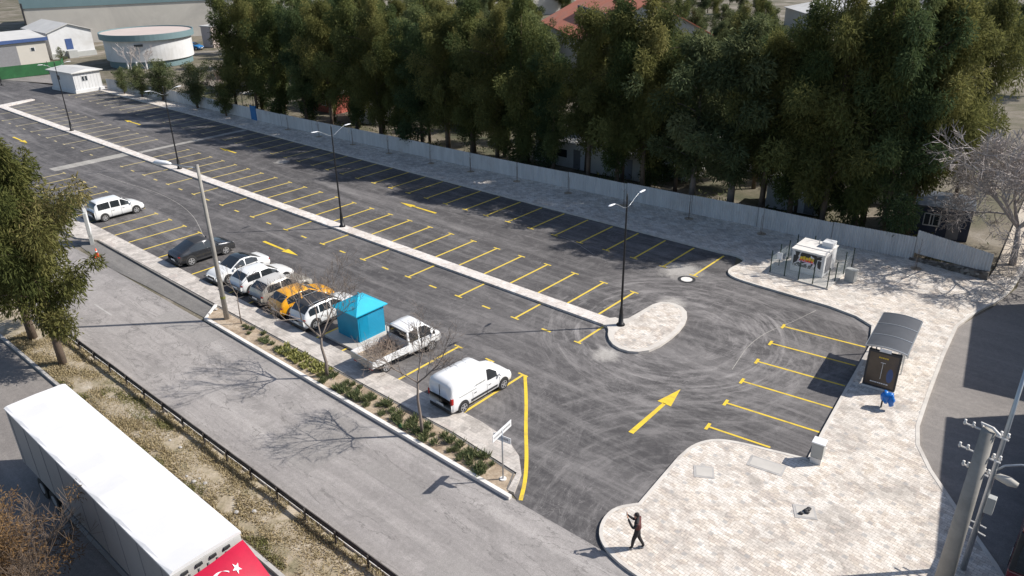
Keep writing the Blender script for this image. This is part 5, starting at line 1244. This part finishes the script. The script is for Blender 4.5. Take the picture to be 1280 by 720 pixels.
# bed plants
def tuft(seed,nl,h,wd,mat,r=.16):
    rnd=random.Random(seed);m=M()
    for i in range(nl):
        a=rnd.uniform(0,6.28);d=Vector((math.cos(a)*rnd.uniform(.3,1),math.sin(a)*rnd.uniform(.3,1),rnd.uniform(.5,1.3))).normalized()
        p=Vector((rnd.uniform(-r,r),rnd.uniform(-r,r),rnd.uniform(0,h*.25)));leaf_quad(m,p,d,rv(rnd),h*rnd.uniform(.5,1.2),wd*rnd.uniform(.7,1.3),rnd.random())
    return m.build('bed_plant',mat,None,tint=True)
green=[tuft(s,110,.42,.05,'leaf_bed',.24) for s in (81,82,83)];lime=[tuft(s,60,.22,.07,'leaf_lime',.12) for s in (84,85)]
first={o.name for o in green+lime};rnd=random.Random(5)
def plant(pro,x,y,lab,grp,cat,sc):
    if pro.name in first: first.discard(pro.name);o=pro
    else: o=pro.copy();C.objects.link(o)
    tag(o,lab,cat,grp);o.location=(x,y,.09);o.rotation_euler=(0,0,rnd.uniform(0,6.28));o.scale=(sc,sc,sc*rnd.uniform(.8,1.25))
x=42.2
while x<65.2:
    if not 49.0<x<52.3:
        for yy in ((-15.15,-15.5) if x<49 else (-15.15,-15.5,-15.85)):
            if rnd.random()<(.6 if x<49 else .8): plant(green[rnd.randrange(3)],x+rnd.uniform(-.2,.2),yy+rnd.uniform(-.14,.14)-.012*(x-40),'strappy dark green plant in the roadside bed','strappy green plants in the roadside bed','plant',rnd.uniform(.4,.95))
    x+=.52
for i in range(11):
    for j in range(3): plant(lime[rnd.randrange(2)],48.2+i*.42+rnd.uniform(-.08,.08),-15.15-j*.33+rnd.uniform(-.06,.06),'small yellow-green tufted plant in the roadside bed','yellow-green tufts in the roadside bed','plant',rnd.uniform(.8,1.2))
# stones and litter
rnd=random.Random(14)
for i,(px,py) in enumerate(((213,552),(226,561),(234,597),(250,600),(257,606),(243,604),(318,641),(296,642),(270,388),(262,394))):
    q=G(px,py,.08);m=M();s=rnd.uniform(.07,.16);m.ell((0,0,0),(s,s*.8,s*.6),7,5);m.v=[(x*(1+rnd.uniform(-.2,.2)),y*(1+rnd.uniform(-.2,.2)),z) for x,y,z in m.v]
    o=m.build('stone','kerb');o.location=(q.x,q.y,.16);tag(o,'pale loose stone lying on the roadside soil','stone','loose pale stones by the roadside')
q=G(502,533,.1);m=M();m.ell((0,0,.03),(.20,.15,.05),9,5);o=m.build('green_wrapper','greenmesh',smooth=True);o.location=(q.x,q.y,.1);tag(o,'crumpled bright green wrapper lying in the planted bed','litter')
# grass blades on the verge
m=M();rnd=random.Random(91)
for i in range(60000):
    x=rnd.uniform(34,70);y=rnd.uniform(-25.5,-23.25)
    dens=mnoise.noise(Vector((x*.7,y*1.3,3)))
    if dens<-.25+rnd.uniform(-.15,.15): continue
    g_=mnoise.noise(Vector((x*.35,y*.6,9)));tn=min(1,max(0,(.15 if g_>.22 else .72)+rnd.uniform(-.2,.25)))
    leaf_quad(m,Vector((x,y,.08)),Vector((rnd.uniform(-1,1),rnd.uniform(-1,1),rnd.uniform(.3,1.2))).normalized(),rv(rnd),rnd.uniform(.06,.24),.035,tn)
for i in range(5000):
    x=rnd.uniform(34,72);y=-23.15+rnd.gauss(0,.10)
    if mnoise.noise(Vector((x*.8,2,5)))<-.1: continue
    leaf_quad(m,Vector((x,y,.05)),Vector((rnd.uniform(-1,1),rnd.uniform(-1,1),1)).normalized(),rv(rnd),rnd.uniform(.08,.28),.03,rnd.uniform(.3,1))
tag(m.build('grass','leaf_grass',tint=True),'dry straw-coloured grass with a few green patches on the verge','grass',kind='stuff')
# undergrowth behind the fence
m=M()
for i in range(16000):
    x=rnd.uniform(-30,77);y=fence_y(x)+.4+abs(rnd.gauss(0,2.5))
    if mnoise.noise(Vector((x*.3,y*.4,1)))<.0: continue
    leaf_quad(m,Vector((x,y,rnd.uniform(0,.5))),Vector((rnd.uniform(-1,1),rnd.uniform(-1,1),rnd.uniform(.2,1))).normalized(),rv(rnd),rnd.uniform(.15,.4),.10,rnd.random())
tag(m.build('undergrowth','leaf_grey',tint=True),'low tangled undergrowth along the foot of the wood','undergrowth',kind='stuff')
# ================================================================ PERSON
pp=thing('person','person in dark trousers and maroon jacket walking while holding a phone up to take pictures','person',(73.0,-15.72,.12),R(205))
MAT['skin']=simple('skin',(.42,.24,.17),.55,0,.05);MAT['cloth']=simple('dark_clothes',(.020,.018,.020),.8,0,.2,8);MAT['maroon']=simple('maroon_jacket',(.085,.022,.020),.75,0,.25,7);MAT['hair']=simple('dark_hair',(.02,.014,.012),.7);MAT['shoe']=simple('grey_shoe',(.30,.30,.31),.6)
def skin(name,verts,edges,rad,mat,parent,root=0,sub=2):
    me=bpy.data.meshes.new(name);me.from_pydata(verts,edges,[]);me.update()
    o=bpy.data.objects.new(name,me);C.objects.link(o);o.parent=parent
    md=o.modifiers.new('skin','SKIN')
    if not me.skin_vertices: 
        pass
    for i,sv_ in enumerate(me.skin_vertices[0].data):
        r_=rad[i];sv_.radius=(r_,r_) if isinstance(r_,(int,float)) else r_;sv_.use_root=(i==root)
    md.use_smooth_shade=True
    ss=o.modifiers.new('sub','SUBSURF');ss.levels=sub;ss.render_levels=sub
    me.materials.append(MAT[mat]);return o
# x forward, y left, z up
body_v=[(0,0,.98),(.02,0,1.12),(.03,0,1.30),(.02,0,1.44),(.04,0,1.52),(.07,0,1.60),   #0-5 spine to head base
 (0,.10,.95),(.13,.11,.54),(.17,.10,.13),(.27,.10,.06),   #6-9 left leg forward
 (0,-.10,.95),(-.06,-.11,.54),(-.27,-.10,.17),(-.19,-.10,.06),  #10-13 right leg back
 (.02,.19,1.42),(.16,.26,1.22),(.34,.14,1.46),(.38,.10,1.54), #14-17 left arm
 (.02,-.19,1.42),(.20,-.26,1.24),(.40,-.12,1.50),(.43,-.08,1.58)] #18-21
body_e=[(0,1),(1,2),(2,3),(3,4),(4,5),(0,6),(6,7),(7,8),(8,9),(0,10),(10,11),(11,12),(12,13),(3,14),(14,15),(15,16),(16,17),(3,18),(18,19),(19,20),(20,21)]
body_r=[(.17,.14),(.16,.13),(.19,.14),(.14,.11),.062,.055,.115,.082,.058,.045,.115,.082,.058,.045,.085,.064,.046,.036,.085,.064,.046,.036]
bd=skin('body',body_v,body_e,body_r,'cloth',pp)
jk=skin('jacket',[(-.01,0,1.02),(0,0,1.15),(.01,0,1.30),(0,0,1.43),(.0,.17,1.41),(.0,-.17,1.41),(.09,.235,1.30),(.10,-.235,1.31)],[(0,1),(1,2),(2,3),(3,4),(3,5),(4,6),(5,7)],[(.20,.16),(.19,.155),(.215,.17),(.165,.14),.10,.10,.08,.08],'maroon',pp)
m=M();m.ell((.09,0,1.68),(.095,.08,.12),16,12)
hd=m.build('head','skin',bd,smooth=True)
m=M();m.ell((.065,0,1.705),(.103,.09,.115),16,12);m.build('hair','hair',pp,smooth=True)
m=M();m.ell((.188,0,1.675),(.018,.014,.024),8,6);m.build('nose','skin',hd,smooth=True)
for s in (1,-1):
    m=M();m.ell((.165,s*.03,1.70),(.012,.014,.009),8,6);m.build('eye','hair',hd,smooth=True);m=M();m.ell((.085,s*.083,1.675),(.02,.012,.03),8,6);m.build('ear','skin',hd,smooth=True)
m=M();m.ell((.172,0,1.63),(.010,.025,.006),8,5);m.build('mouth','red',hd,smooth=True)
for (wx,wy,wz,s) in ((.38,.10,1.54,1),(.43,-.08,1.58,-1)):
    vv=[(wx,wy,wz),(wx+.03,wy-.01*s,wz+.05)];ee=[(0,1)];rr_=[.024,.032]
    for k in range(4):
        b=len(vv);off=(k-1.5)*.019
        vv+=[(wx+.035+off*.3,wy+off,wz+.085),(wx+.05,wy+off-.01*s,wz+.115+(.008 if k in(1,2) else 0)),(wx+.045,wy+off-.035*s,wz+.125)];ee+=[(1,b),(b,b+1),(b+1,b+2)];rr_+=[.0095,.009,.008]
    b=len(vv);vv+=[(wx+.01,wy-.035*s,wz+.06),(wx+.03,wy-.055*s,wz+.09)];ee+=[(1,b),(b,b+1)];rr_+=[.011,.009]
    skin('hand',vv,ee,rr_,'skin',bd,0,1)
for (x,y,z,p_) in ((.24,.10,.045,0),(-.17,-.10,.05,0)):
    m=M();m.ell((x,y,z),(.14,.05,.05),12,8);m.v=[(a,b,max(c,0.0)) for a,b,c in m.v];m.build('shoe','shoe',pp,smooth=True)
ph=M().box(-.006,.006,-.08,.08,-.04,.04).build('phone','plastic',bevel=.004);ang=R(205)
ph.location=(73.0+.46*math.cos(ang),-15.72+.46*math.sin(ang),.12+1.68);ph.rotation_euler=(0,0,ang);tag(ph,'dark mobile phone held up by the walking person','phone')
